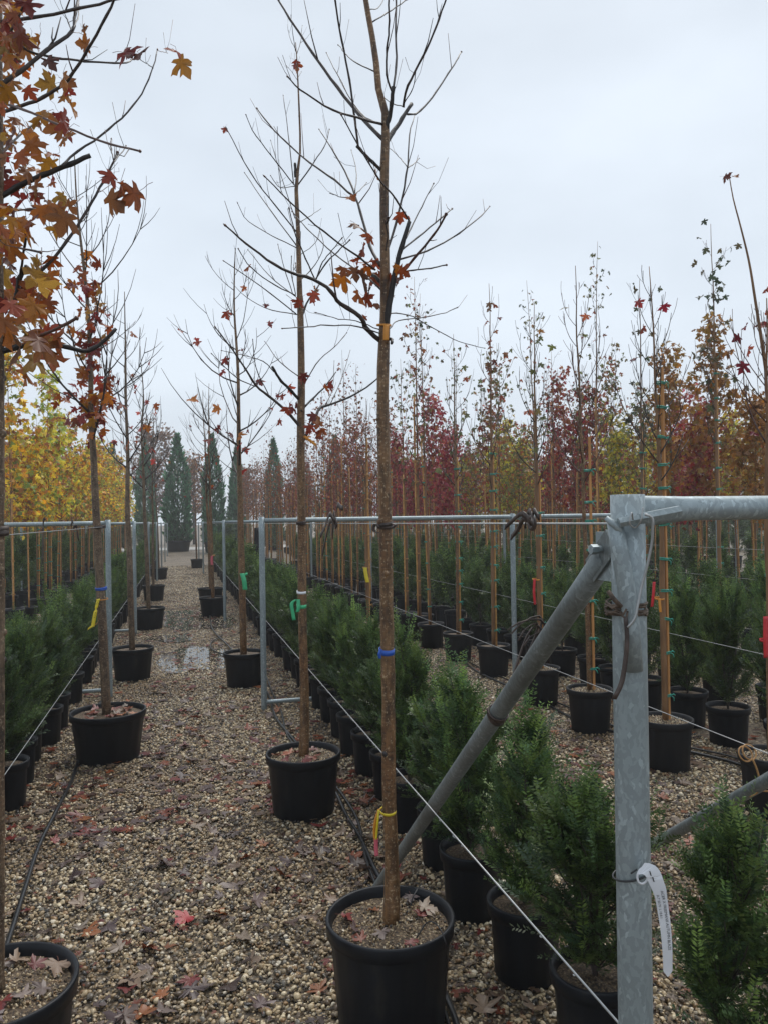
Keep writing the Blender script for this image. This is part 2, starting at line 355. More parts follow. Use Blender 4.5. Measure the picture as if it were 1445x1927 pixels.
# loose stones: one object, too many to count
stones = bpy.data.collections.new('gravel_stones')
for k in range(7):
    rg = np.random.default_rng(40+k)
    import bmesh
    bm = bmesh.new(); bmesh.ops.create_icosphere(bm, subdivisions=2, radius=.5)
    sx, sy, sz = rg.uniform(.8, 1.25), rg.uniform(.65, 1.0), rg.uniform(.45, .75)
    ph = rg.uniform(0, 6.28, 6)
    for v in bm.verts:
        c = v.co; d = 1+.14*math.sin(4.2*c.x+ph[0])*math.sin(4.6*c.y+ph[1])+.12*math.sin(6.5*c.z+ph[2]+3*c.x)+rg.normal(0, .025)
        v.co = Vector((c.x*sx*d, c.y*sy*d, c.z*sz*d))
    for q in range(8):
        nn_ = Vector(rg.normal(0, 1, 3)).normalized(); lim = rg.uniform(.22, .38)
        for v in bm.verts:
            d = v.co.dot(nn_)
            if d > lim: v.co -= nn_*(d-lim)*.9
    for f in bm.faces: f.smooth = k % 2 == 0
    me = bpy.data.meshes.new('stone'); bm.to_mesh(me); bm.free(); me.materials.append(M['stone'])
    stones.objects.link(bpy.data.objects.new('stone', me))
def scatter_pts(x0, x1, y0, y1, dens, smin, smax, seed, zj):
    rg = np.random.default_rng(seed); n = int((x1-x0)*(y1-y0)*dens)
    x = rg.uniform(x0, x1, n); y = rg.uniform(y0, y1, n)
    d = np.stack([x, y, np.zeros(n)], -1)-CP; z = d @ F_; u = IW/2+FPX*(d @ R_)/z; w = IH/2-FPX*(d @ U_)/z
    ok = (z > .5) & (u > -160) & (u < IW+160) & (w < IH+160); x, y = x[ok], y[ok]; n = len(x)
    s = smin+(smax-smin)*rg.beta(1.1, 3.2, n)
    return np.stack([x, y, rg.uniform(0, zj, n)+s*.18], -1), s, rg
PT, S_, RO = [], [], []
for a in ((-1.5, 3.6, 1.9, 5.0, 5600, .007, .036, 1, .010), (-2.0, 5.5, 5.0, 9.0, 2900, .010, .036, 2, .010), (-3.2, 7.5, 9.0, 15.0, 1200, .014, .034, 3, .007), (-1.2, 3.0, 15.0, 30.0, 620, .02, .045, 4, .008)):
    p, s, rg = scatter_pts(*a); PT.append(p); S_.append(s)
    ro = np.stack([rg.normal(0, .35, len(s)), rg.normal(0, .35, len(s)), rg.uniform(0, 6.28, len(s))], -1); RO.append(ro)
PT, S_, RO = np.concatenate(PT), np.concatenate(S_), np.concatenate(RO)
me = bpy.data.meshes.new('gravel'); me.vertices.add(len(PT)); me.vertices.foreach_set('co', PT.ravel().astype(np.float32))
a = me.attributes.new('scl', 'FLOAT', 'POINT'); a.data.foreach_set('value', S_.astype(np.float32))
a = me.attributes.new('rot', 'FLOAT_VECTOR', 'POINT'); a.data.foreach_set('vector', RO.ravel().astype(np.float32))
gv = obj('gravel', me); tag(gv, 'loose wet beige and brown pea gravel covering the yard', kind='stuff'); gv['category'] = 'gravel'
ng = bpy.data.node_groups.new('gravel_scatter', 'GeometryNodeTree')
ng.interface.new_socket('Geometry', in_out='INPUT', socket_type='NodeSocketGeometry'); ng.interface.new_socket('Geometry', in_out='OUTPUT', socket_type='NodeSocketGeometry')
gi, go = ng.nodes.new('NodeGroupInput'), ng.nodes.new('NodeGroupOutput'); ip = ng.nodes.new('GeometryNodeInstanceOnPoints'); ci = ng.nodes.new('GeometryNodeCollectionInfo')
ci.inputs['Collection'].default_value = stones; ci.inputs['Separate Children'].default_value = True; ci.inputs['Reset Children'].default_value = True
def na(nm, ty): x = ng.nodes.new('GeometryNodeInputNamedAttribute'); x.data_type = ty; x.inputs['Name'].default_value = nm; return x.outputs['Attribute']
ip.inputs['Pick Instance'].default_value = True
ng.links.new(gi.outputs[0], ip.inputs['Points']); ng.links.new(ci.outputs[0], ip.inputs['Instance'])
e2r = ng.nodes.new('FunctionNodeEulerToRotation'); ng.links.new(na('rot', 'FLOAT_VECTOR'), e2r.inputs[0]); ng.links.new(e2r.outputs[0], ip.inputs['Rotation'])
ng.links.new(na('scl', 'FLOAT'), ip.inputs['Scale']); ng.links.new(ip.outputs[0], go.inputs[0])
md = gv.modifiers.new('scatter', 'NODES'); md.node_group = ng

# puddles: water lying among the stones
wm = bpy.data.materials.new('puddle_water'); n, l, b, o_ = nt(wm)
b.inputs['Base Color'].default_value = (.035, .032, .026, 1); b.inputs['Roughness'].default_value = .03; b.inputs['IOR'].default_value = 1.33
x = noise(n, l, 14, 2); bump(n, l, b, x.outputs['Fac'], .05, .004); M['water'] = wm
def puddle(cx, cy, rx, ry, z, seed, label):
    rg = np.random.default_rng(seed); k = 64; a = np.arange(k)*2*math.pi/k
    r = 1+sum(rg.normal(0, .16/(i**.6))*np.sin(i*a+rg.uniform(0, 6.28)) for i in range(1, 9))
    mb = MB(); mb.add(np.concatenate([[(cx, cy, z)], np.stack([cx+rx*r*np.cos(a), cy+ry*r*np.sin(a), np.full(k, z)], -1)]), [(0, 1+i, 1+(i+1) % k) for i in range(k)])
    o = obj('puddle', mb.mesh('puddle', 'water', False)); tag(o, label, kind='structure')
puddle(.05, 13.3, .62, 1.5, .0125, 3, 'wide rain puddle on the gravel mirroring the far cypress')
puddle(.12, 9.35, .5, .8, .0115, 5, 'shallow rain puddle on the aisle between two potted trees')
puddle(-.15, 11.2, .3, .4, .012, 8, 'tiny puddle among the stones between the larger ones')

# ------------------------------------------------------------------ pots
def pot_mesh(name, R, Hh, n=40, mats=('pot',), lip=.045, soil_drop=.035):
    rb = R*.80
    prof = [(.001, .004), (rb-.006, .004), (rb, .012), (rb+(R-.016-rb)*.93, Hh-lip-.006), (R-.016, Hh-lip-.004), (R-.004, Hh-lip), (R-.001, Hh-.006), (R-.003, Hh-.001),
            (R-.009, Hh), (R-.014, Hh-.003), (R-.02, Hh-.02), (R-.026, Hh-soil_drop-.02)]
    n = 64; mb = MB().lathe(prof, n); V = mb.v[0].reshape(len(prof), n, 3); a = np.arange(n)*2*math.pi/n
    V[2:4, :, :2] *= (1+.008*(np.arange(n) % 4 < 2)+.004*np.sin(2*a+1))[None, :, None]; V[5:10, :, :2] *= (1+.005*np.sin(2*a+.4)+.003*np.sin(5*a))[None, :, None]; mb.v[0] = V.reshape(-1, 3)
    return mb.mesh(name, list(mats))
def soil_mesh(name, R, z, seed=1, n=28):
    rg = np.random.default_rng(seed); rr = [0, .25, .5, .75, 1.0]; V = [(0, 0, z+.012)]; f = []
    for i, q in enumerate(rr[1:]):
        for j in range(n):
            a = j*2*math.pi/n; V.append((R*q*math.cos(a), R*q*math.sin(a), z+.012*(1-q)+rg.normal(0, .004)*(q < 1)))
    f = [(0, 1+j, 1+(j+1) % n) for j in range(n)]
    mb = MB(); mb.add(V, f); base = 0
    q4 = [(1+i*n+j, 1+(i+1)*n+j, 1+(i+1)*n+(j+1) % n, 1+i*n+(j+1) % n) for i in range(3) for j in range(n)]
    mb.f.append(np.array(q4)); mb.m.append(np.zeros(len(q4), int))
    return mb.mesh(name, 'soil')
_pc = {}
def add_pot(parent, R, Hh, mats='pot', drop=.035):
    k = (round(R, 3), round(Hh, 3), mats, drop)
    if k not in _pc: _pc[k] = (pot_mesh('pot', R, Hh, mats=(mats,), soil_drop=drop), soil_mesh('soil', R-.02, Hh-drop, len(_pc)))
    p = obj('pot', _pc[k][0], parent, rot=(0, 0, rng.uniform(0, 6))); obj('soil', _pc[k][1], p); return p

def grit(potobj, R, z, n, seed):
    rg = np.random.default_rng(seed); r = R*np.sqrt(rg.uniform(0, 1, n)); a = rg.uniform(0, 6.28, n)
    me = bpy.data.meshes.new('grit'); me.vertices.add(n); me.vertices.foreach_set('co', np.column_stack([r*np.cos(a), r*np.sin(a), z+.012*(1-r/R)+rg.uniform(-.002, .004, n)]).ravel().astype(np.float32))
    q = me.attributes.new('scl', 'FLOAT', 'POINT'); q.data.foreach_set('value', rg.uniform(.004, .013, n).astype(np.float32))
    q = me.attributes.new('rot', 'FLOAT_VECTOR', 'POINT'); q.data.foreach_set('vector', rg.uniform(0, 6.28, 3*n).astype(np.float32))
    o = obj('grit', me, potobj); o['kind'] = 'stuff'; m_ = o.modifiers.new('scatter', 'NODES'); m_.node_group = ng; return o
# ------------------------------------------------------------------ main bare maples, branch by branch
def tree_from_photo(name, label, base, potR, potH, trunk, trunk_r, branches, barkm, seed, group='potted maples lining the aisle', potm='pot', dshift=0):
    """trunk: photo points at the tree's own distance; branches: (points, r0, r1 in photo px, spread toward or away, material index)"""
    rg = np.random.default_rng(seed); base = np.asarray(base, float); d0 = depth(base+np.array([0, 0, CAMH]))
    t = thing(name, label, 'tree', base, 0, group)
    grit(add_pot(t, potR, potH, potm), potR-.03, potH-.035, 1500, seed)
    tp = [np.array([0, 0, potH-.06])]
    for (x, y) in trunk: tp.append(P(x, y, d0)-base)
    tp = np.array(tp); rad = np.array([trunk_r[0]]+list(np.interp(np.linspace(0, 1, len(trunk)), np.linspace(0, 1, len(trunk_r)), trunk_r)))*d0/FPX
    n = 40; sp = smoothpath(tp, n); dd = np.linalg.norm(np.diff(tp, axis=0), axis=1).cumsum(); dd = np.concatenate([[0], dd])/dd[-1]
    sr = np.interp(np.linspace(0, 1, n), dd, rad)*(1+rg.normal(0, .03, n))
    sr[:3] *= (1.22, 1.1, 1.03); sp[2:-1, :2] += np.cumsum(rg.normal(0, .0006, (n-3, 2)), 0)
    mb = MB(); mb.tube(sp, sr, 16)
    for q_ in range(16):      # knots and old pruning scars
        j = rg.integers(3, n-4); a = rg.uniform(0, 6.28); c_ = sp[j]+np.array([math.cos(a), math.sin(a), 0])*sr[j]*.82; w = rg.uniform(.3, .55)*sr[j]
        mb.tube([c_-np.array([0, 0, w*1.2]), c_-np.array([0, 0, w*.5]), c_+np.array([0, 0, w*.4]), c_+np.array([0, 0, w*1.1])], [w*.25, w*.95, w, w*.25], 8, int(rg.random() < .35))
    tr = obj('trunk', mb.mesh('trunk', [barkm, 'cut']), t)
    tips = []; cb = MB()
    for (pts, r0, r1, sd, mi) in branches:
        k = len(pts); q = [P(x, y, d0+sd*(i/(k-1))**1.1*.5) for i, (x, y) in enumerate(pts)]
        m = max(8, 3*k); s2 = smoothpath(np.array(q)-base, m); s2[1:-1] += rg.normal(0, .0007, (m-2, 3))
        rr = np.interp(np.linspace(0, 1, m), [0, 1], [r0, r1])*d0/FPX
        rr = rr*(1+.16*(np.arange(m) % 4 == 3)*(np.arange(m) > 0))       # swollen buds and nodes
        cb.tube(s2, rr, 7, mi); tips.append(s2)
        bd = s2[-1]-s2[-2]; bd /= np.linalg.norm(bd)+1e-9
        if mi != 1: cb.tube([s2[-1], s2[-1]+bd*.006, s2[-1]+bd*.013], [rr[-1]*1.1, rr[-1]*1.7, .0005], 6, 2)      # end bud
        for q_ in range(rg.integers(1, 4) if (k > 2 and mi != 1) else 0):      # short side twigs
            j = rg.integers(max(1, m//3), m-1); tg_ = s2[j+1]-s2[j-1]; tg_ /= np.linalg.norm(tg_)+1e-9
            dr_ = tg_*.8+rg.normal(0, .45, 3)+np.array([0, 0, .55]); dr_ /= np.linalg.norm(dr_); ll = rg.uniform(.03, .16)
            cb.tube([s2[j], s2[j]+dr_*ll*.5+rg.normal(0, .002, 3), s2[j]+(dr_+np.array([0, 0, .25]))*ll], [rr[j]*.55, rr[j]*.42, max(.0008, rr[j]*.22)], 5, 2 if rg.random() < .5 else 0)
    cr_ = obj('crown', cb.mesh('crown', ['twig', 'cut', 'twig_red', barkm]), t)
    return t, cr_, tips, d0
LEAFME = []
for k in range(8):
    tv, tf = LEAF_T[k]; mb = MB(); mb.add(tv, tf, 0)
    st = [(0, .0, tv[1][2]), (rng.normal(0, .05), -.25, .03), (rng.normal(0, .1), -.5, .10), (rng.normal(0, .12), -.72, .16)]
    mb.tube(st, .012, 4, 1, cap=False); LEAFME.append(mb.mesh('leaf', ['leaf_obj', 'petiole'], True))
def put_leaves(crown, base, pts, cols, seed, droop=.7):
    rg = np.random.default_rng(seed); A = rand_rot(rg, len(pts), droop)
    for i, (p, s) in enumerate(pts):
        o = obj('leaf', LEAFME[rg.integers(0, 8)], crown); R3 = A[i].T*s
        q = np.asarray(p)-base
        o.matrix_local = Matrix(((*R3[0], q[0]), (*R3[1], q[1]), (*R3[2], q[2]), (0, 0, 0, 1)))
        c = np.array(cols[rg.integers(0, len(cols))])*rg.uniform(.75, 1.25); o.color = (*c, 1)
ORANGE = [(.38, .10, .015), (.45, .15, .02), (.32, .07, .02), (.26, .05, .02)]
RUST = [(.30, .055, .03), (.36, .09, .02), (.25, .035, .03), (.40, .14, .03), (.17, .03, .025)]
GOLD = [(.42, .20, .03), (.36, .16, .025), (.45, .17, .02), (.30, .10, .025), (.22, .07, .03), (.34, .19, .045), (.16, .06, .04), (.12, .04, .03), (.24, .1, .04), (.42, .24, .05)]
C2 = lambda L: [(400+x*.3875, y*.3875) for x, y in L]
C1 = lambda L: [(x*.3322, y*.3322) for x, y in L]
C3 = lambda L: [(x*.3322, 600+y*.3322) for x, y in L]
C4 = lambda L: [(400+x*.3322, 700+y*.3322) for x, y in L]

# the tall maple in the middle of the picture
b1 = G(734, 1722, .35); b1[2] = 0
T1 = [(C2([(830, 1640), (850, 1520), (875, 1380), (905, 1240), (955, 1075)]), 6.5, 3.8, -.1, 1),
      (C2([(955, 1075), (890, 970), (810, 870), (720, 725), (630, 565)]), 1.8, 1.0, -.6, 0),
      (C2([(905, 1225), (1010, 1140), (1125, 1045), (1160, 1015)]), 1.8, 1.3, .6, 0),
      (C2([(915, 1330), (1000, 1230), (1080, 1130), (1130, 1045)]), 2.6, 1.7, -.5, 2),
      (C2([(900, 1262), (1050, 1215), (1200, 1130), (1300, 1050), (1342, 1004)]), 1.9, 1.1, .9, 0),
      (C2([(900, 1330), (980, 1310), (1060, 1303), (1132, 1287)]), 1.5, 1.0, -.9, 0),
      (C2([(930, 1170), (960, 1110), (1010, 1010), (1070, 895)]), 1.6, .9, .5, 0),
      (C2([(835, 1260), (890, 1080), (945, 815), (955, 650), (980, 560)]), 2.6, 1.0, .7, 0),
      (C2([(945, 815), (970, 800), (1000, 770)]), 1.2, .9, .7, 0), (C2([(945, 812), (905, 765), (860, 722)]), 1.0, .7, .7, 0),
      (C2([(815, 1655), (745, 1590), (725, 1545), (610, 1465), (590, 1430), (510, 1365), (370, 1320), (160, 1180), (70, 1100)]), 4.7, 1.3, -.7, 0),
      (C2([(500, 1360), (560, 1270), (610, 1220), (665, 1168)]), 1.5, .8, -.8, 0), (C2([(505, 1358), (530, 1285), (570, 1230), (625, 1162)]), 1.2, .7, -.4, 0),
      (C2([(500, 1360), (440, 1225), (405, 1140), (375, 1020)]), 1.4, .8, -.5, 0),
      (C2([(820, 1410), (740, 1340), (640, 1270), (480, 1130), (390, 1030)]), 1.8, .9, .8, 0),
      (C2([(790, 1310), (720, 1255), (560, 1140), (400, 1000), (260, 862)]), 2.0, .9, -.8, 0),
      (C2([(815, 1290), (775, 1220), (735, 1090), (690, 940), (650, 845), (560, 690), (520, 630)]), 3.4, .9, .9, 0),
      (C2([(690, 955), (600, 880), (500, 810), (420, 745), (290, 620), (220, 530)]), 2.1, 1.3, .6, 0),
      (C2([(690, 945), (720, 920), (748, 888)]), 1.1, .8, .7, 0), (C2([(692, 935), (700, 860), (690, 790), (675, 730)]), 1.1, .7, .9, 0), (C2([(685, 962), (630, 958), (575, 940)]), 1.0, .7, .3, 0),
      (C2([(830, 605), (740, 580), (590, 535), (420, 430), (368, 375)]), 2.6, 1.0, -.6, 0),
      (C2([(830, 680), (770, 620), (700, 540), (560, 360), (430, 170), (320, 0), (270, -90)]), 4.0, 1.6, .5, 0),
      (C2([(800, 600), (720, 550), (600, 350), (555, 258)]), 1.4, .8, .9, 0),
      (C2([(845, 690), (870, 650), (910, 590), (965, 505)]), 4.6, 3.4, .2, 1),
      (C2([(945, 555), (990, 550), (1060, 480), (1120, 390), (1180, 300), (1205, 254)]), 2.0, 1.4, .7, 0),
      (C2([(925, 520), (935, 450), (980, 350), (1060, 190), (1130, 0), (1160, -100)]), 2.3, 1.3, -.4, 0),
      (C2([(930, 500), (970, 430), (987, 338)]), 1.0, .7, -.2, 0), (C2([(930, 520), (880, 505), (840, 480), (815, 450)]), 1.1, .6, .3, 0),
      (C2([(840, 640), (860, 560), (870, 500), (878, 420)]), 4.2, 3.6, -.1, 1),
      (C2([(876, 440), (890, 330), (890, 150), (890, 0), (886, -120)]), 2.2, 1.6, .4, 0), (C2([(870, 445), (845, 370), (845, 260), (855, 150), (855, 0), (850, -100)]), 1.9, 1.4, -.5, 0),
      (C2([(825, 835), (760, 770), (700, 708)]), 3.2, 2.8, -.1, 1), (C2([(708, 712), (690, 560), (650, 300), (615, 120), (597, 0), (590, -80)]), 2.2, 1.5, -.5, 0),
      (C2([(785, 347), (690, 300), (650, 265), (613, 220)]), 1.3, .8, .5, 0), (C2([(775, 108), (850, 60), (940, 0), (990, -40)]), 1.4, 1.0, .6, 0),
      (C2([(765, 45), (800, 40), (830, 0), (845, -50)]), .9, .7, .4, 0),
      (C2([(845, 1620), (865, 1590), (890, 1560), (1000, 1545), (1120, 1520), (1185, 1495)]), 1.3, .8, .8, 0),
      (C2([(840, 1540), (880, 1520), (960, 1535), (1080, 1600), (1200, 1660), (1315, 1690)]), 1.3, .7, 1.1, 0),
      (C2([(815, 1620), (700, 1585), (560, 1580), (450, 1588), (345, 1595)]), 1.3, .8, -.9, 0), (C2([(810, 1600), (700, 1560), (600, 1545), (510, 1520)]), 1.1, .6, -.3, 0),
      (C2([(835, 1640), (870, 1650), (868, 1668)]), 3.0, 2.5, -.1, 1), (C2([(838, 1085), (848, 1075), (850, 1060)]), 2.5, 1.8, -.1, 0),
      (C2([(830, 1390), (800, 1350), (770, 1330)]), 4, 3, .1, 1), (C2([(835, 1250), (850, 1140), (838, 1080)]), 1.2, .8, -.2, 0)]
t1, cr1, tips1, d1 = tree_from_photo('potted_maple_tree', 'tall bare maple in the large black pot in the middle, blue band on trunk', b1, .205, .352,
    [(737, 1700), (732, 1500), (728, 1200), (724, 985), (720, 700), (723, 628), (724, 542), (721, 387), (723, 271), (725, 217), (716, 194), (708, 128), (700, 70), (687, 0), (668, -120)],
    [13.5, 12.8, 12.6, 12, 11.2, 10.4, 8.6, 8.2, 7.6, 6.6, 6, 5.6, 5, 4.2], T1, 'bark', 11)
L1p = [((690, 1085), .062), ((768, 1140), .05), ((735, 1205), .06), ((790, 1262), .06), ((760, 1270), .05), ((715, 1330), .085), ((650, 1345), .075), ((700, 1410), .066), ((735, 1440), .062), ((755, 1405), .05),
       ((890, 1285), .05), ((912, 1345), .055), ((905, 1310), .05), ((910, 1030), .055), ((662, 958), .042), ((790, 850), .04), ((800, 1475), .04), ((690, 1300), .06), ((780, 1340), .055), ((740, 1535), .03), ((820, 1330), .05),
       ((640, 1300), .05), ((770, 1290), .06), ((860, 1330), .05), ((715, 1250), .05)]
put_leaves(cr1, b1, [(P(*C2([p])[0], d1+rng.uniform(-.12, .1)), s*.74) for p, s in L1p], ORANGE+[(.2, .1, .08), (.24, .06, .035), (.16, .07, .05), (.2, .09, .05)], 21, .9)

# second maple of the row
b2 = G(571, 1414, .335); b2[2] = 0
T2 = [(C2([(415, 900), (500, 780), (550, 700), (568, 630)]), 1.4, .7, .5, 0), (C2([(400, 905), (330, 910), (285, 855)]), .8, .5, -.5, 0), (C2([(400, 900), (290, 760), (200, 640), (165, 560)]), 1.1, .6, -.9, 0),
      (C2([(395, 890), (370, 650), (345, 465)]), 1.1, .6, .6, 0), (C2([(408, 1125), (300, 990), (200, 860), (70, 625)]), 1.3, .7, -.8, 0), (C2([(408, 1190), (260, 990), (158, 840)]), 1.2, .7, .9, 0),
      (C2([(402, 1060), (340, 870), (285, 685)]), .9, .5, .4, 0), (C2([(412, 1205), (230, 1110), (160, 1060), (125, 990)]), 1.0, .5, -.3, 0), (C2([(405, 1435), (280, 1370), (180, 1290), (128, 1210)]), 1.2, .7, -.9, 0),
      (C2([(405, 1440), (290, 1350), (175, 1215)]), 1.0, .6, .7, 0), (C2([(408, 1525), (250, 1400), (60, 1270)]), 1.2, .7, -.4, 0), (C2([(412, 1528), (270, 1500), (150, 1430), (97, 1373)]), 1.0, .5, .9, 0),
      (C2([(425, 1580), (455, 1480), (520, 1380)]), 2.2, 1.4, .3, 1), (C2([(390, 1425), (350, 1300), (320, 1190)]), .9, .6, .3, 0), (C2([(405, 1430), (385, 1330), (385, 1250)]), .9, .6, -.3, 0),
      (C2([(425, 1080), (480, 1045), (525, 1015)]), .9, .5, .5, 0), (C2([(428, 1360), (480, 1310), (540, 1200), (520, 1110)]), 1.1, .6, .7, 0), (C2([(425, 1240), (500, 1180), (520, 1110), (470, 1090)]), .7, .4, .7, 0),
      (C2([(410, 250), (380, 190), (370, 150)]), .6, .4, .2, 0), (C2([(412, 260), (430, 200), (437, 125)]), .7, .4, .4, 0), (C2([(405, 250), (390, 150), (383, 80)]), .7, .4, -.3, 0), (C2([(415, 390), (380, 340), (362, 320)]), .5, .4, .2, 0), (C2([(415, 380), (432, 350)]), .5, .4, .2, 0),
      (C2([(405, 860), (403, 820), (402, 792)]), 2.6, 2.4, 0, 1), (C2([(420, 1400), (412, 1330), (405, 1280)]), 1.5, 1.0, .3, 0),
      (C4([(505, 320), (420, 220), (320, 135), (255, 85), (200, 0), (120, -120), (20, -250)]), 3.0, 1.0, -.9, 0), (C4([(515, 385), (580, 270), (610, 205), (680, 180), (800, 130), (920, 50), (1010, -60)]), 3.2, .9, .9, 1),
      (C4([(500, 165), (440, 100), (390, 50), (340, -30)]), 3.0, 2.2, -.4, 1), (C4([(520, 200), (560, 160), (640, 80), (700, 0)]), 2.2, 1.0, .5, 1), (C4([(255, 85), (150, 40), (0, -100)]), 1.1, .6, -.7, 0),
      (C4([(320, 130), (250, -20), (230, -180)]), 1.0, .6, -.9, 0), (C4([(640, 190), (680, 100), (690, -60)]), 1.0, .5, .9, 0), (C4([(670, 180), (735, 30), (780, -120)]), .9, .5, .9, 0),
      (C4([(350, 0), (290, -60), (60, -120)]), 1.0, .5, -.6, 0), (C4([(525, 60), (600, -60), (700, -150), (760, -220)]), 1.2, .6, .8, 0), (C4([(510, 40), (380, -60), (300, -170)]), 1.2, .6, .6, 0)]
t2, cr2, tips2, d2 = tree_from_photo('potted_maple_tree', 'slender bare maple in a black pot, second in the middle row, green ribbon on trunk', b2, .206, .335,
    [(573, 1390), (569, 1150), (567, 985), (566, 800), (567, 700), (565, 600), (563, 535), (560, 430), (557, 345), (564, 290), (563, 220), (560, 150), (557, 80)],
    [8.4, 8.2, 8, 7.4, 6.8, 6.2, 5.2, 4.2, 3.6, 2.0, 1.8, 1.4, .8], T2, 'bark', 12)
L2p = [((440, 180), .06), ((420, 200), .055), ((455, 195), .055), ((600, 250), .062), ((580, 240), .055), ((630, 80), .058), ((655, 75), .05), ((390, 130), .04), ((600, 335), .055), ((625, 320), .06), ((610, 285), .055), ((470, 190), .05), ((560, 330), .035), ((385, 270), .04), ((520, 10), .05), ((500, 30), .05), ((560, 300), .05)]
put_leaves(cr2, b2, [(P(*C4([p])[0], d2+rng.uniform(-.15, .1)), s) for p, s in L2p]+[(P(*C2([p])[0], d2+rng.uniform(-.15, .1)), s) for p, s in [((490, 1395), .06), ((500, 1420), .06), ((480, 1440), .055), ((425, 1455), .055), ((410, 305), .05), ((400, 295), .05), ((415, 300), .045), ((265, 1478), .03), ((65, 622), .03)]], RUST, 22, .9)

# maple at the left edge
b0 = G(-8, 1850, .352); b0[2] = 0
T0 = [(C1([(0, 125), (200, 100), (400, 60), (650, 0), (900, -80)]), 3.4, 2.0, -.3, 0), (C1([(-10, 500), (150, 380), (300, 260), (410, 180), (430, 60), (445, 0), (460, -90)]), 4.4, 2.4, .4, 0),
      (C1([(-10, 640), (60, 620), (250, 550), (370, 470), (470, 330), (540, 210), (650, 0), (690, -90)]), 3.6, 2.0, -.5, 0), (C1([(-10, 130), (130, 270), (270, 320), (430, 340), (580, 355), (720, 355), (745, 340)]), 2.8, 1.5, .6, 0),
      (C1([(-15, 1130), (60, 1080), (180, 1020), (340, 955), (515, 880)]), 5.4, 4.4, .1, 1), (C1([(345, 945), (400, 890), (550, 785), (700, 660), (800, 540), (870, 380), (893, 285)]), 2.4, 1.1, .5, 0),
      (C1([(-10, 575), (130, 620), (330, 705), (620, 815), (790, 855)]), 2.4, 1.6, -.8, 2), (C1([(870, 385), (840, 365), (800, 340)]), 1.0, .8, .5, 0), (C1([(893, 285), (920, 292), (950, 300)]), .7, .6, .5, 2),
      (C1([(-15, 1790), (80, 1690), (110, 1640), (270, 1500), (460, 1250), (560, 1080), (640, 930), (665, 870)]), 3.8, 2.0, .3, 0), (C1([(640, 925), (680, 880), (715, 828)]), 1.4, 1.0, .3, 0), (C1([(645, 905), (635, 850), (632, 790)]), 1.3, .9, .2, 0),
      (C1([(60, 1740), (90, 1690), (120, 1560), (155, 1510)]), 5.0, 4.4, -.1, 1), (C1([(110, 1660), (125, 1500), (150, 1350)]), 2.4, 2.0, -.3, 1), (C1([(-10, 1365), (100, 1400), (230, 1430)]), 2.2, 1.7, -.6, 0),
      (C3([(-10, 190), (150, 150), (330, 150), (410, 165), (480, 185), (560, 150), (660, 55)]), 6.0, 3.2, .2, 1), (C3([(160, 120), (250, 90), (430, 0)]), 3.0, 2.6, -.5, 2),
      (C1([(560, 1090), (610, 1060), (660, 1020)]), .8, .6, .2, 2), (C1([(410, 180), (460, 190), (500, 225)]), .8, .5, .4, 2), (C1([(410, 175), (390, 130), (385, 110)]), 1.4, 1.0, .4, 0), (C1([(415, 170), (445, 90), (455, 40)]), 1.3, 1.0, .4, 0),
      (C1([(-10, 250), (60, 180), (130, 50), (170, 0), (200, -80)]), 3.0, 2.0, -.2, 0), (C1([(-10, 1210), (110, 1190), (250, 1180), (420, 1150), (470, 1115)]), 2.0, .9, .6, 0), (C1([(-10, 900), (80, 800), (200, 700), (300, 640)]), 2.4, 1.0, .5, 0)]
t0, cr0, tips0, d0 = tree_from_photo('potted_maple_tree', 'leafy orange maple cut by the photo edge, pot with fallen leaves at the corner', b0, .215, .352,
    [(-6, 1700), (-6, 1400), (-5, 1000), (-5, 700), (-4, 400), (-4, 150), (-5, -60), (-8, -200)], [15, 14.5, 14, 13.5, 12, 10.5, 9.5, 8], T0, 'bark_ridged', 13)
rg = np.random.default_rng(31); pts = []
for i in range(185):   # leaves hang along the trunk and the inner limbs
    y = rg.uniform(-40, 640); x = abs(rg.normal(0, 27))+2
    if 110 < y < 420: x = rg.uniform(2, 128) if rg.random() < .75 else x
    if y > 500: x = rg.uniform(4, 105)
    pts.append((P(x, y, d0+rg.normal(0, .22)), rg.uniform(.03, .055)))
for (x, y, s) in [(1020, 330, .066), (1000, 290, .06), (700, 290, .07), (790, 310, .06), (610, 1110, .075), (690, 1030, .06), (640, 985, .05), (790, 1080, .075), (500, 260, .05), (150, 1250, .085), (230, 1500, .09), (30, 1520, .085), (230, 1700, .075), (150, 1720, .075), (250, 1790, .08), (350, 1280, .06), (360, 450, .05), (290, 420, .055), (230, 200, .05), (400, 590, .05), (470, 160, .04)]:
    pts.append((P(x*.3322, y*.3322, d0+rg.uniform(-.05, .2)), s*.85))
for (x, y, s) in [(150, 80, .09), (190, 200, .085), (290, 200, .07), (140, 280, .07), (200, 60, .07), (300, 110, .07), (120, 150, .08), (230, 130, .08), (60, 30, .09), (240, 60, .08)]:
    pts.append((P(x*.3322, 600+y*.3322, d0+rg.uniform(-.12, .1)), s*.8))
put_leaves(cr0, b0, pts, GOLD+RUST+[(.40, .13, .025), (.34, .07, .035), (.40, .15, .03), (.44, .2, .04)], 23, .9)

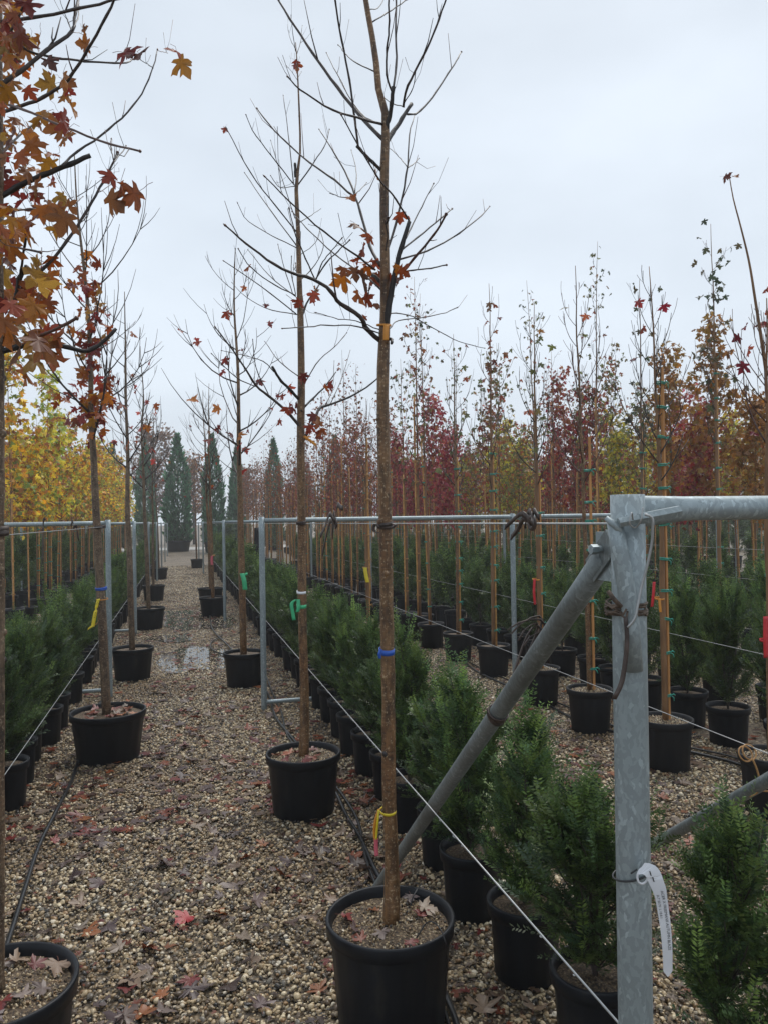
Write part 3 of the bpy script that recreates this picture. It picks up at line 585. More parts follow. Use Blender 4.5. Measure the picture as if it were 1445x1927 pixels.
# ------------------------------------------------------------------ grown trees
def grow(seed, H, hc, r0, nb, blen, start_el=35, top_el=70, nsub=3, z0=.25, wob=.02, cluster=True):
    rg = np.random.default_rng(seed); n = 14
    z = np.linspace(z0, H, n); w = np.cumsum(rg.normal(0, wob, (n, 2)), 0)*np.linspace(0, 1, n)[:, None]
    tp = np.column_stack([w, z]); tp[0, :2] = 0
    q = (z-z0)/(H-z0); tr = r0*(1-.88*np.clip((q-.25)/.75, 0, 1)**.9)
    cur = [(tp, tr)]; an = []
    az = rg.uniform(0, 6.28)
    for i in range(nb):
        u = (i+rg.uniform(.1, .9))/nb; zz = hc+(H*.94-hc)*u; az += 2.4+rg.normal(0, .35)
        b = np.array([np.interp(zz, z, tp[:, 0]), np.interp(zz, z, tp[:, 1]), zz]); L = blen*(1-.62*u)*rg.uniform(.55, 1.15)
        e0 = math.radians(start_el+rg.normal(0, 8)); e1 = math.radians(top_el+rg.normal(0, 10)); m = 6; p = [b]
        rb = np.interp(zz, z, tr)*rg.uniform(.38, .55)
        for k in range(m):
            e = e0+(e1-e0)*k/(m-1); a = az+rg.normal(0, .08); p.append(p[-1]+np.array([math.cos(a)*math.cos(e), math.sin(a)*math.cos(e), math.sin(e)])*L/m)
        p = np.array(p); cur.append((p, np.linspace(rb, .0018, m+1))); an.append(p)
        for s in range(nsub):
            k = rg.integers(1, m); a = az+rg.choice([-1, 1])*rg.uniform(.4, 1.1); e = e0+rg.uniform(-.1, .7); L2 = L*rg.uniform(.25, .55); q2 = [p[k]]
            for j in range(3): q2.append(q2[-1]+np.array([math.cos(a)*math.cos(e), math.sin(a)*math.cos(e), math.sin(e)])*L2/3); e += .12
            q2 = np.array(q2); cur.append((q2, np.linspace(rb*.5, .0014, 4))); an.append(q2)
    an.append(tp[int(n*.6):])
    return cur, an
def anchors(an, rg, n, jit, low=None):
    k = rg.integers(0, len(an), n); out = []
    for i in k:
        p = an[i]; t = rg.uniform(.15, 1)*(len(p)-1); j = min(int(t), len(p)-2); out.append(p[j]+(p[j+1]-p[j])*(t-j))
    return np.array(out)+rg.normal(0, jit, (n, 3))

def aisle_maple(base, H, hc, r0, potR, potH, label, seed, cols, nleaf, lsize, nb=13, blen=1.0, lean=0, near=True):
    t = thing('potted_maple_tree', label, 'tree', base, 0, 'potted maples lining the aisle'); add_pot(t, potR, potH)
    cur, an = grow(seed, H, hc, r0, nb+4, blen, 34, 74, 4, potH-.06, .014)
    cur = [(p+np.column_stack([lean*p[:, 2], 0*p[:, 2], 0*p[:, 2]]), r) for p, r in cur]; an = [p+np.column_stack([lean*p[:, 2], 0*p[:, 2], 0*p[:, 2]]) for p in an]
    mb = MB(); mb.tube(smoothpath(cur[0][0], 28), np.interp(np.linspace(0, 1, 28), np.linspace(0, 1, 14), cur[0][1]), 12); obj('trunk', mb.mesh('trunk', 'bark_ridged' if base[0] < 0 else 'bark'), t)
    cb = MB()
    for p, r in cur[1:]: cb.tube(p, r, 5)
    c = obj('crown', cb.mesh('crown', ['twig']), t)
    rg = np.random.default_rng(seed+5)
    if nleaf:
        pos = anchors(an, rg, nleaf, .05); keep = pos[:, 2] < hc+(H-hc)*np.clip(rg.beta(1.2, 1.8, nleaf)*1.15, 0, 1)
        lb = MB(); leafcloud(lb, rg, pos[keep], lsize, cols, 0, near, .9)
        lo = obj('leaves', lb.mesh('leaves', ['leaf']), c); lo['kind'] = 'stuff'
    return t
# left side of the aisle
bl1 = G(204, 1336, .33); bl1[2] = 0
tl1 = aisle_maple(bl1, 4.15, 2.15, .030, .252, .33, 'maple with orange and red leaves, squat pot holding fallen leaves, yellow tag', 51, RUST+[(.42, .17, .02), (.36, .12, .02)], 0, .05, 16, 1.05, -.03)
c = [x for x in tl1.children if x.name.startswith('crown')][0]
rg = np.random.default_rng(52); dl = depth(bl1+np.array([0, 0, 2.])); pts = []
for i in range(165):
    y = rg.choice([rg.normal(760, 28), rg.uniform(470, 840), rg.normal(640, 60)]); x = 172+(y-700)*.03+rg.normal(0, 26 if y > 700 else 17)
    pts.append((P(x, y, dl+rg.normal(0, .14)), rg.uniform(.04, .078)))
put_leaves(c, bl1, pts, RUST+ORANGE+[(.42, .2, .03), (.33, .04, .04)], 53, .9)
LEFT = [(G(250, 1218, .33), 4.0, .030, .215, .33, 'slim maple with a few red leaves, second pot along the aisle beyond the yellow tag', 61, RUST, 30),
        (G(281, 1143, .33), 4.3, .030, .24, .33, 'maple with a drooping cluster of bright red leaves beside the wide puddle', 62, [(.45, .06, .05), (.4, .08, .06), (.33, .07, .03)], 70),
        (G(290, 1101, .33), 4.0, .027, .23, .33, 'bare maple in the fourth pot on the yew side of the aisle', 63, RUST, 25),
        (G(300, 1069, .33), 3.9, .025, .25, .33, 'bare maple in the fifth pot, near the far end of the aisle', 64, RUST, 20)]
for (p, H, r, pr, ph, lb, sd, cols, nl) in LEFT:
    p[2] = 0; aisle_maple(p, H, 2.0, r, pr, ph, lb, sd, cols, nl, .07, 14, 1.0, -.012)
RIGHT = [(G(460, 1226, .335), 4.3, .033, .205, .335, 'bare maple with a green ribbon, third in the middle row past the galvanised post', 71, RUST, 60),
         (G(402, 1123, .33), 4.0, .029, .24, .33, 'bare maple with a pink ribbon, fourth pot in the middle row', 72, RUST, 26),
         (G(397, 1106, .33), 4.2, .029, .25, .33, 'bare maple just behind the pink ribboned one in the middle row', 73, RUST, 20),
         (G(371, 1052, .33), 3.9, .027, .22, .33, 'small bare maple far down the middle row', 74, RUST, 12)]
for (p, H, r, pr, ph, lb, sd, cols, nl) in RIGHT:
    p[2] = 0; aisle_maple(p, H, 1.95, r, pr, ph, lb, sd, cols, nl, .075, 14, 1.05, -.012)

# ------------------------------------------------------------------ staked trees, big pots, turquoise ties (row beyond the second gravel strip)
def tie_mesh(nm, gap, r, m='turq'):
    mb = MB(); a = np.linspace(0, 2*math.pi, 15)
    pts = np.column_stack([gap/2+(gap/2+r)*np.cos(a), r*1.15*np.sin(a), np.zeros(15)])
    for dz in (-.006, .004): mb.tube(pts+np.array([0, 0, dz]), .0042, 4, 0, False)
    mb.strip([(gap, -r*1.1, 0), (gap+.02, -r*1.6, .008), (gap+.04, -r*1.4, -.004)], (0, 0, 1), .008); mb.strip([(gap, -r*1.1, 0), (gap+.012, -r*2, -.012), (gap+.02, -r*1.8, -.035)], (1, 0, 0), .008)
    return mb.mesh(nm, m)
def staked_tree(base, H, hc, seed, label, cols, nleaf, lsize, r0=.018, potR=.172, potH=.32, nb=12, blen=.8, stakeH=2.5, group='staked maples in the row beyond the second gravel strip', lath=True, tiem='turq', rz=0, parts=True):
    t = thing('staked_maple_tree', label, 'tree', base, rz, group); pt_ = add_pot(t, potR, potH, 'pot_dusty', .028); (grit(pt_, potR-.03, potH-.026, 700, seed) if base[1] < 6.5 else None)
    cur, an = grow(seed, H, hc, r0, nb+5, blen*.8, 50, 83, 3, potH-.05, .006)
    mb = MB(); mb.tube(smoothpath(cur[0][0], 24), np.interp(np.linspace(0, 1, 24), np.linspace(0, 1, 14), cur[0][1]), 10); obj('trunk', mb.mesh('trunk', 'stem_pale' if seed % 3 else 'bark'), t)
    cb = MB()
    for p, r in cur[1:]: cb.tube(p, r, 5)
    c = obj('crown', cb.mesh('crown', ['twig_red' if seed % 2 else 'twig']), t)
    rg = np.random.default_rng(seed+5)
    if nleaf:
        lb = MB(); leafcloud(lb, rg, anchors(an, rg, nleaf, .05), lsize, cols, 0, True, .9); lo = obj('leaves', lb.mesh('leaves', ['leaf']), c); lo['kind'] = 'stuff'
    sb = MB()
    if lath: sb.box((.034, 0, (potH-.05+stakeH)/2), (.0085, .0085, (stakeH-potH+.05)/2))
    else:
        zz = np.linspace(potH-.05, stakeH, 24); sb.tube(np.column_stack([np.full(24, .032), rg.normal(0, .0006, 24), zz]), .010*(1+.16*(np.arange(24) % 3 == 1)), 8)
    obj('stake', sb.mesh('stake', 'lath' if lath else 'bamboo', not lath), t)
    me = tie_mesh('tie', .034, .016, tiem)
    z = .46
    while z < stakeH-.03:
        obj('tie', me, t, (0, 0, z), (rg.normal(0, .08), rg.normal(0, .08), 0)); z += rg.uniform(.14, .3)
    return t
DARKRED = [(.22, .02, .035), (.29, .032, .035), (.15, .015, .026), (.34, .065, .035)]
MAG = [(.29, .035, .06), (.36, .055, .07), (.22, .028, .05), (.38, .09, .07), (.3, .12, .06)]
YEL = [(.62, .52, .07), (.54, .50, .08), (.62, .42, .04), (.38, .40, .08)]
OLV = [(.22, .17, .06), (.15, .17, .06), (.28, .14, .05), (.12, .13, .06), (.30, .09, .05)]
RSTY = [(.22, .06, .03), (.27, .10, .04), (.18, .05, .035), (.15, .08, .04)]
GRN = [(.05, .07, .04), (.07, .08, .04), (.10, .08, .04)]
RROW = [((3.04, 3.47, 0), 2.75, 1.9, 'staked maple at the photo edge with a red flag, dark red leaves above', DARKRED, 14, 1.75),
        ((2.95, 4.28, 0), 3.2, 1.75, 'staked tree with turquoise ties in the pot directly behind the braced post', DARKRED, 4, 2.55),
        ((2.94, 5.2, 0), 3.5, 1.8, 'staked tree with turquoise ties, second pot from the braced post', OLV, 6, 2.2),
        ((2.96, 6.06, 0), 3.45, 1.8, 'staked tree with a red ribbon and turquoise ties, third pot from the braced post', OLV, 26, 1.9),
        ((3.05, 7.3, 0), 4.0, 1.8, 'staked tree with brownish top leaves, fourth pot from the braced post', RSTY, 45, 2.3),
        ((3.0, 8.2, 0), 3.7, 1.8, 'staked tree with thin dark top, fifth pot from the braced post', OLV, 40, 2.3)]
RT = []
for k, (p, H, hc, lb, cols, nl, sh) in enumerate(RROW): RT.append(staked_tree(p, H, hc, 301+k, lb, cols, nl, .052, .019 if k else .023, lath=k < 4, stakeH=sh, rz=[0, .3, -.2, .5, 0, .2][k]))
bR = np.array(RROW[0][0]); dR0 = depth(bR+np.array([0, 0, 2.0])); q = smoothpath(np.array([P(x, y, dR0) for x, y in [(1441, 700), (1432, 640), (1421, 570), (1408, 490), (1391, 420), (1378, 370), (1372, 335)]])-bR, 20)
mb = MB(); mb.tube(q, np.linspace(.010, .0025, 20), 8); sh_ = obj('leader_shoot', mb.mesh('leader_shoot', 'stem_pale'), RT[0]); put_leaves(sh_, bR, [(P(1362, 332, dR0), .045), (P(1379, 332, dR0), .035)], RSTY, 5, .5)
staked_tree((5.32, 6.75, 0), 4.6, 2.1, 311, 'tall staked tree with turquoise ties towering behind the galvanised rail', GRN, 60, .06, .02, stakeH=3.1, group='staked maples in the third row', rz=.6, lath=False)
staked_tree((5.25, 8.0, 0), 4.4, 2.1, 312, 'staked tree with a single bare leader shoot behind the braced post', GRN, 30, .06, .02, stakeH=2.6, group='staked maples in the third row', rz=.2, lath=False)
tb = (2.05, 8.55, 0)
staked_tree(tb, 3.0, 1.9, 313, 'thick orange bamboo staked tree with a yellow tag, just behind the tall middle maple', RSTY, 0, .05, .018, .2, .32, 8, .6, 2.55, 'staked maples in the second strip', False, 'straw', .8)

# far staked trees: one mesh each, copied
def far_tree_mesh(nm, seed, H, hc, cols, nleaf, lsize, nb, blen, stakeH, small_pot=False, el=(35, 74)):
    rg = np.random.default_rng(seed); pr, ph = (.15, .27) if small_pot else (.17, .31)
    mb = MB(); prof = [(.001, .004), (pr*.8, .004), (pr*.98-.01, ph-.04), (pr, ph-.035), (pr, ph), (pr-.015, ph-.004), (pr-.02, ph-.03)]; mb.lathe(prof, 16, mi=0)
    mb.lathe([(.001, ph-.028), (pr-.018, ph-.03)], 16, mi=1)
    cur, an = grow(seed, H, hc, .016, nb, blen, el[0], el[1], 2, ph-.04, .008)
    mb.tube(cur[0][0], cur[0][1], 6, 2)
    for p, r in cur[1:]: mb.tube(p, np.maximum(r, .002), 4, 3, False)
    if stakeH:
        zz = np.linspace(ph-.04, stakeH, 10); mb.tube(np.column_stack([np.full(10, .03)+rg.normal(0, .002, 10), rg.normal(0, .002, 10), zz]), .0105*(1+.15*(np.arange(10) % 2)), 6, 4)
        for z in np.arange(.5, stakeH, .27): mb.lathe([(.024, -.008), (.026, 0), (.024, .008)], 8, (.015, 0, z+rg.normal(0, .04)), 5, (1.35, 1))
    leafcloud(mb, rg, anchors(an, rg, nleaf, .075), lsize, cols, 6, False, .8)
    return mb.mesh(nm, ['pot', 'soil', 'stem_pale', 'twig_red' if seed % 2 else 'twig', 'bamboo', 'turq' if seed % 3 == 0 else 'straw', 'leaf'])
KIND = {}
def kind(k, cols, n, ls, var, H=(3.4, 4.1), hc=1.7, nb=15, blen=.62, sh=2.2, sp=False, el=(35, 74)):
    KIND[k] = [far_tree_mesh('far_'+k, 1000+hash_(k)+v, H[0]+(H[1]-H[0])*v/max(1, var-1), hc, cols, n, ls, nb, blen, sh+.25*v, sp, el) for v in range(var)]
hash_ = lambda s: sum(ord(c)*(i+3) for i, c in enumerate(s)) % 700
kind('crimson', MAG, 980, .062, 4, (3.3, 4.3), blen=.75, hc=1.5, nb=19); kind('dark_red', DARKRED+[(.2, .07, .03), (.3, .12, .05)], 880, .06, 4, (3.3, 4.3), blen=.75, hc=1.5, nb=19); kind('yellow', YEL+OLV[:2], 900, .062, 4, (3.2, 4.3), blen=.75, hc=1.5, nb=19); kind('olive_brown', OLV, 420, .056, 4, (3.4, 4.5), blen=.7, nb=20)
kind('rust', RSTY, 130, .045, 4, (3.2, 4.4), nb=24, blen=.48, el=(48, 82)); kind('orange', [(.35, .15, .03), (.3, .18, .04), (.22, .1, .03)], 900, .066, 3, blen=.75, hc=1.5)
kind('sparse', GRN+OLV, 130, .042, 4, (3.8, 4.8), 1.9, nb=22, blen=.5, el=(50, 84))
kind('gold', [(.78, .54, .04), (.70, .52, .06), (.70, .32, .03), (.50, .46, .07), (.50, .20, .04), (.3, .12, .05), (.2, .26, .06)], 480, .078, 4, (3.5, 4.2), 1.65, 16, .6, 2.0, True)
kind('lime', [(.46, .52, .07), (.66, .58, .06), (.24, .34, .07), (.72, .56, .06), (.35, .15, .05)], 480, .078, 3, (3.7, 4.4), 1.65, 16, .6, 2.0, True)
rgf = np.random.default_rng(99)
WHERE = {'crimson': 'crimson leaved', 'dark_red': 'dark red leaved', 'yellow': 'yellow green leaved', 'olive_brown': 'olive brown leaved', 'rust': 'nearly bare rusty', 'orange': 'orange leaved', 'sparse': 'tall nearly leafless', 'gold': 'golden yellow leaved', 'lime': 'lime green leaved'}
def put_far(k, x, y, rows):
    vs = KIND[k]; o = obj('staked_%s_tree' % {'crimson': 'crimson', 'dark_red': 'red', 'yellow': 'yellow', 'olive_brown': 'brown', 'rust': 'bare', 'orange': 'orange', 'sparse': 'bare', 'gold': 'golden', 'lime': 'green'}[k], vs[rgf.integers(0, len(vs))], None, (x+rgf.normal(0, .04), y+rgf.normal(0, .08), 0), (rgf.normal(0, .012), rgf.normal(0, .012), rgf.uniform(0, 6.28)), rgf.uniform(.84, 1.12))
    tag(o, '%s young staked tree %s' % (WHERE[k], rows), 'tree', '%s staked trees %s' % (WHERE[k].split(' leaved')[0], rows))
def far_kind(px, row):
    u = px+rgf.normal(0, 28)
    if px < 735: return rgf.choice(['rust', 'rust', 'rust', 'dark_red']) if row > 0 else 'rust'
    if row == 0: return rgf.choice(['sparse', 'rust', 'rust', 'sparse'])
    if row == 1: return rgf.choice(['crimson', 'rust', 'sparse', 'crimson']) if (u < 880 and px < 900) else rgf.choice(['sparse', 'sparse', 'rust', 'olive_brown'])
    if u < 880: return rgf.choice(['crimson', 'crimson', 'crimson', 'olive_brown'])
    if u < 1010: return rgf.choice(['yellow', 'yellow', 'olive_brown', 'dark_red'])
    if u < 1140: return rgf.choice(['olive_brown', 'dark_red', 'rust', 'dark_red'])
    if u < 1250: return rgf.choice(['yellow', 'yellow', 'yellow', 'olive_brown'])
    if u < 1390: return rgf.choice(['dark_red', 'dark_red', 'crimson', 'orange'])
    return rgf.choice(['orange', 'yellow', 'olive_brown', 'orange'])
RN = ['in the second row', 'in the third row', 'in the fourth row, behind the frames', 'in the fifth row, behind the frames', 'in the sixth row, far behind the frames', 'in the seventh row, far behind the frames', 'in the last row, far behind the frames']
for ri, X in enumerate([3.0, 5.25, 7.5, 9.75, 12.0, 14.2, 16.4]):
    y = {0: 9.1, 1: 9.0}.get(ri, X*1.05+.4)
    while y < (40 if ri < 5 else 34):
        u, v = pix((X, y, 2.0))
        if -60 < u < IW+90: put_far(str(far_kind(u, ri)), X, y, RN[ri])
        y += rgf.uniform(.52, .72) if ri < 3 else rgf.uniform(.68, .95)
for ri, X in enumerate([-2.55, -3.5, -4.5, -5.6]):
    y = max(13.2, -X*4.3)
    while y < 40:
        u, v = pix((X, y, 2.0))
        if u > -70: put_far(str(rgf.choice(['gold', 'gold', 'lime'])), X, y, 'in the %s row beyond the yew row' % ORD[ri])
        y += rgf.uniform(.8, 1.05)

# ------------------------------------------------------------------ yews
def yew_mesh(nm, seed, H, R, nbr, ntw, nn, nl, nw, tone=1.0, stems=True):
    rg = np.random.default_rng(seed); B, D, L, Tn = [], [], [], []; mb = MB()
    az = rg.uniform(0, 6.28); lead = []
    nl_ = rg.integers(3, 7)
    for k in range(nl_):      # several upright leaders
        a = rg.uniform(0, 6.28); q = rg.uniform(.15, .62)*R; hh = H*rg.uniform(.62, .95) if k else H
        lead.append((np.array([0, 0, 0.02]), np.array([q*math.cos(a)*(k > 0), q*math.sin(a)*(k > 0), hh])))
    for b, e in lead:
        if stems: mb.tube([b, (b*.5+e*.5)+rg.normal(0, .01, 3), e], [.006, .004, .0015], 5, 1, False)
    for i in range(nbr):
        b, e = lead[i % nl_]; u = rg.uniform(.03, .92)**1.15; s = b+(e-b)*u; az += 2.4+rg.normal(0, .3)
        rad = R*(math.sin(math.pi*min(1, .27+u*.75))**.9)*rg.uniform(.55, 1.2); el = math.radians(rg.uniform(22, 62)+26*u)
        d = np.array([math.cos(az)*math.cos(el), math.sin(az)*math.cos(el), math.sin(el)]); ln = rad/max(.35, math.cos(el)); ln = min(ln, R*1.7)
        up = np.array([0, 0, 1.]); p1 = s+d*ln*.5; p2 = s+d*ln*.85+up*ln*.12
        if stems: mb.tube([s, p1, p2], [.003, .002, .001], 4, 1, False)
        for j in range(ntw):
            t = rg.uniform(.05, 1.0)**.85; q = s+(p1-s)*min(1, t*2) if t < .5 else p1+(p2-p1)*(t-.5)*2
            sd = np.cross(d, up); sd /= np.linalg.norm(sd)+1e-9
            td = d*.75+sd*rg.choice([-1, 1])*rg.uniform(.2, 1.0)+up*rg.uniform(-.15, .75)+rg.normal(0, .15, 3); td /= np.linalg.norm(td)
            B.append(q); D.append(td); L.append(rg.uniform(.06, .15)*(1.15-.3*t)); Tn.append(t)
        B.append(p2-d*.02); dd = d*.45+up*.8+rg.normal(0, .1, 3); D.append(dd/np.linalg.norm(dd)); L.append(rg.uniform(.10, .19)); Tn.append(1.25)
    for b, e in lead:
        for j in range(13):
            dd = np.array([rg.normal(0, .2), rg.normal(0, .2), 1.]); dd /= np.linalg.norm(dd); B.append(b+(e-b)*rg.uniform(.6, 1.0)); D.append(dd); L.append(rg.uniform(.10, .26)); Tn.append(1.3)
    B, D, L, Tn = np.array(B), np.array(D), np.array(L), np.array(Tn); N = len(B)
    up = np.array([0, 0, 1.])+rg.normal(0, .45, (N, 3)); S = np.cross(D, up); S /= np.linalg.norm(S, axis=1)[:, None]+1e-9; Nn = np.cross(S, D)
    base = 1.22*np.array([[.020, .036, .011], [.026, .044, .013], [.037, .055, .014], [.014, .027, .012]])*tone
    tw = base[rg.integers(0, 4, N)]*rg.uniform(.55, 1.5, (N, 1)); tip = (Tn > 1.1)[:, None]; tw = np.where(tip, tw*1.45+np.array([.02, .026, .003]), tw)
    V = []; C = []
    for j in range(nn):
        t = (j+.5)/nn
        for sg in (-1, 1):
            p = B+D*(L*(t+rg.normal(0, .02, N)))[:, None]
            nd = S*sg*rg.uniform(.65, .95, N)[:, None]+D*rg.uniform(.35, .7, N)[:, None]+Nn*rg.normal(.12, .28, N)[:, None]; nd /= np.linalg.norm(nd, axis=1)[:, None]
            l_ = nl*rg.uniform(.7, 1.15, N)*(1-.35*t); w = np.cross(nd, Nn); w /= np.linalg.norm(w, axis=1)[:, None]+1e-9; w = w*nw*.5
            V.append(np.stack([p, p+nd*(l_*.5)[:, None]+w, p+nd*l_[:, None], p+nd*(l_*.5)[:, None]-w], 1)); C.append(np.repeat(tw*rg.uniform(.85, 1.15, (N, 1)), 4, 0))
    V = np.concatenate(V); mb.add(V.reshape(-1, 3), np.arange(len(V)*4).reshape(-1, 4), 0, np.concatenate(C))
    return mb.mesh(nm, ['needle', 'twig'], False)
YN = [yew_mesh('foliage', 500+i, .68+.05*(i % 3), .150+.014*(i % 4), 66, 10, 16, .0255, .0062, 1.9+.4*(i % 3)) for i in range(7)]
YM = [yew_mesh('foliage', 520+i, .66+.04*(i % 3), .155+.01*i, 46, 11, 7, .030, .0085, 2.0+.25*(i % 3)) for i in range(5)]
YF = [yew_mesh('foliage', 540+i, .66+.04*(i % 3), .175, 34, 9, 4, .042, .015, 2.1, False) for i in range(3)]
YPOT = {}
rgy = np.random.default_rng(77)
def yew(x, y, label, group, lod, s=1.0, pr=.135, ph=.27, sz=None):
    if lod < 2:
        t = thing('potted_yew', label, 'yew', (x, y, 0), 0, group); add_pot(t, pr, ph, 'pot')
        me = (YN if lod == 0 else YM); obj('foliage', me[rgy.integers(0, len(me))], t, (0, 0, ph-.05), (rgy.normal(0, .04), rgy.normal(0, .04), rgy.uniform(0, 6.28)), (s, s, sz or s*rgy.uniform(.9, 1.08)))
    else:
        k = rgy.integers(0, 3)
        if ('f', k) not in YPOT:
            src = YF[k]; mb = MB(); mb.lathe([(.001, .004), (pr*.8, .004), (pr-.012, ph-.04), (pr, ph-.035), (pr, ph), (pr-.015, ph-.004), (pr-.03, ph-.05), (.001, ph-.05)], 14, mi=1)
            v = np.zeros(len(src.vertices)*3); src.vertices.foreach_get('co', v); cc = np.zeros(len(src.vertices)*4); src.attributes['col'].data.foreach_get('color', cc)
            mb.add(v.reshape(-1, 3)+np.array([0, 0, ph-.05]), np.arange(len(v)//3).reshape(-1, 4), 0, cc.reshape(-1, 4)[:, :3]); YPOT[('f', k)] = mb.mesh('potted_yew', ['needle', 'pot'], False)
        o = obj('potted_yew', YPOT[('f', k)], None, (x, y, 0), (0, 0, rgy.uniform(0, 6.28)), (s, s, s*rgy.uniform(.92, 1.12))); tag(o, label, 'yew', group)
ys = [1.62, 2.06, 2.5, 2.95, 3.4, 3.85, 4.3, 4.75, 5.2]; y = 5.64
while y < 31: ys.append(y); y += .44
for i, y in enumerate(ys):
    lab = 'dark green potted yew, %s from the front in the row beside the middle maples' % ORD[i] if i < 12 else 'small dark yew in the far half of the row beside the middle maples'
    if i == 0: lab = 'feathery dark yew filling the corner beyond the white label strip'
    yew(1.17+rgy.normal(0, .025)+(.08 if i == 0 else 0), y, lab, 'yews beside the middle maples', 0 if i < 11 else (1 if i < 24 else 2), (1.0, 1.1, .95, 1.05, 1.1, .98)[i % 6] if i else .95, sz=(.80, .78, .84, .9, .8, 1.0, .85, 1.0, .92, 1.03, .9)[i] if i < 11 else None)
ys = [3.9]; y = 4.35
while y < 31: ys.append(y); y += .44
for i, y in enumerate(ys):
    lab = 'dark green potted yew, %s from the front in the row by the yellow tag' % ORD[i] if i < 12 else 'small dark yew in the far half of the row by the yellow tag'
    yew(-1.02+rgy.normal(0, .03), y, lab, 'yews by the yellow tag', 0 if i < 6 else (1 if i < 20 else 2), 1.0)
n3 = 0
for X, y0, st, nm in ((3.68, 3.6, .5, 'row behind the turquoise tied stakes'), (4.4, 5.0, .62, 'second row behind the turquoise tied stakes'), (6.2, 6.6, .75, 'row under the third row of staked trees'), (8.6, 9.2, .8, 'row under the fourth row of staked trees'), (11.0, 12.0, 1.0, 'row under the fifth row of staked trees'), (13.4, 14.6, 1.1, 'row under the sixth row of staked trees'), (16.0, 17.0, 1.3, 'row under the seventh row of staked trees')):
    y = y0; i = 0
    while y < (26 if X < 5 else 29):
        u, v = pix((X, y, .6))
        if u < IW+60:
            lab = 'potted yew, %s from the front in the %s' % (ORD[i], nm) if (i < 7 and X < 5) else 'dark yew further along the %s' % nm
            yew(X+rgy.normal(0, .04), y, lab, 'yews in the '+nm, (0 if y < 5.2 else 1) if (y < 10 and X < 5) else 2, 1.1, .15, .27); i += 1
        y += st

for X in (-3.0, -4.0, -5.1):
    y = max(14.0, -X*4.4)
    while y < 38: yew(X+rgy.normal(0, .05), y, 'low dark yew under the golden trees beyond the yew row', 'yews under the golden trees', 2, 1.3); y += .95
rgs = np.random.default_rng(55)
x = -13.0
while x < 48:
    if not (-1.6 < x < 1.0):
        o = obj('evergreen_shrub', YF[rgs.integers(0, 3)], None, (x, 42.6+rgs.normal(0, .5), 0), (0, 0, rgs.uniform(0, 6.28)), (rgs.uniform(2.4, 3.2), rgs.uniform(2.4, 3.2), rgs.uniform(2.1, 3.4)))
        tag(o, 'dark evergreen shrub in the hedge line closing the yard far away', 'shrub', 'hedge line at the far end')
    x += rgs.uniform(.7, 1.0)

for i in range(34):
    a = math.radians(24+i*.62); r_ = 37+rgs.normal(0, 1.2)
    o = obj('evergreen_shrub', YF[rgs.integers(0, 3)], None, (r_*math.sin(a), r_*math.cos(a), 0), (0, 0, rgs.uniform(0, 6.28)), (rgs.uniform(2.8, 3.6), rgs.uniform(2.8, 3.6), rgs.uniform(2.2, 3.0)))
    tag(o, 'dark evergreen shrub in the second hedge line beyond the orange and red trees', 'shrub', 'hedge line beyond the red trees')

# ------------------------------------------------------------------ galvanised frames
def pipe(nm, a, b, r, parent, m='galv', n=16, flat0=False):
    a, b = np.asarray(a, float), np.asarray(b, float); k = 14; t = np.linspace(0, 1, k)[:, None]; mb = MB(); mb.tube(a+(b-a)*t, r, n)
    return obj(nm, mb.mesh(nm, m), parent)
def post(parent, x, y, h, r=.0258, holes=0, m='galv', face=0):
    mb = MB(); k = 12; z = np.linspace(-.1, h, k); mb.tube(np.column_stack([np.zeros(k), np.zeros(k), z]), r, 18); o = obj('post', mb.mesh('post', m), parent, (x, y, 0))
    for i in range(holes):
        hb = MB(); hb.lathe([(.0001, 0), (.0065, 0), (.0065, .004)], 10); ho = obj('bolt_hole', hb.mesh('bolt_hole', 'zip'), o)
        a = face; ho.location = (math.cos(a)*(r-.003), math.sin(a)*(r-.003), h-.09-.155*i*(1.3 if i > 4 else 1)); ho.rotation_euler = (math.pi/2, 0, a+math.pi/2)
    return o
RZ = 1.625
def frame(Y, xs, label, holes=0, ys=None, r=.0245, low=False):
    t = thing('pipe_frame', label, 'frame', (0, 0, 0), 0, 'galvanised frames carrying the wires')
    ys = ys or [Y]*len(xs)
    for i, (x, y) in enumerate(zip(xs, ys)): post(t, x, y, RZ+.02, r, holes if i == 0 else 3, face=-math.pi/2)
    s = 1 if xs[-1] > 0 else -1
    pts = np.array([(x, y, RZ-.012) for x, y in zip(xs, ys)]); mb = MB(); k = 20
    q = smoothpath(pts, k) if len(pts) > 2 else smoothpath(pts, k)
    mb.tube(q+np.array([s*.02, 0, 0]), .0205, 12); obj('rail', mb.mesh('rail', 'galv'), t)
    if low: pipe('low_rail', (xs[0], ys[0], .07), (xs[0]+s*.85, ys[0], .07), .018, t)
    return t
frame(6.6, (.665, 3.08, 5.55, 8.0), 'galvanised pipe frame crossing behind the tall middle maple, two posts showing', 5, [6.6, 6.85, 7.05, 7.2], low=True)
for i, Y in enumerate((12.7, 18.8, 24.9, 31.0, 37.0)):
    frame(Y, (.67, 3.1, 5.55, 8.0, 10.4, 12.9), '%s galvanised frame behind the middle maples, counted from the front' % ORD[i+1], 0)
frame(7.56, (-.655, -3.1, -5.5), 'galvanised frame with a drilled post beside the maple with the yellow tag', 6, low=True)
for i, Y in enumerate((11.7, 16.8, 22.2, 27.6, 33.5, 39.5)):
    frame(Y, (-.655, -3.1, -5.5), '%s galvanised frame beyond the drilled post, along the yew row' % ORD[i], 0, low=i == 0)
# left yard posts seen between the bamboo stakes are part of those frames

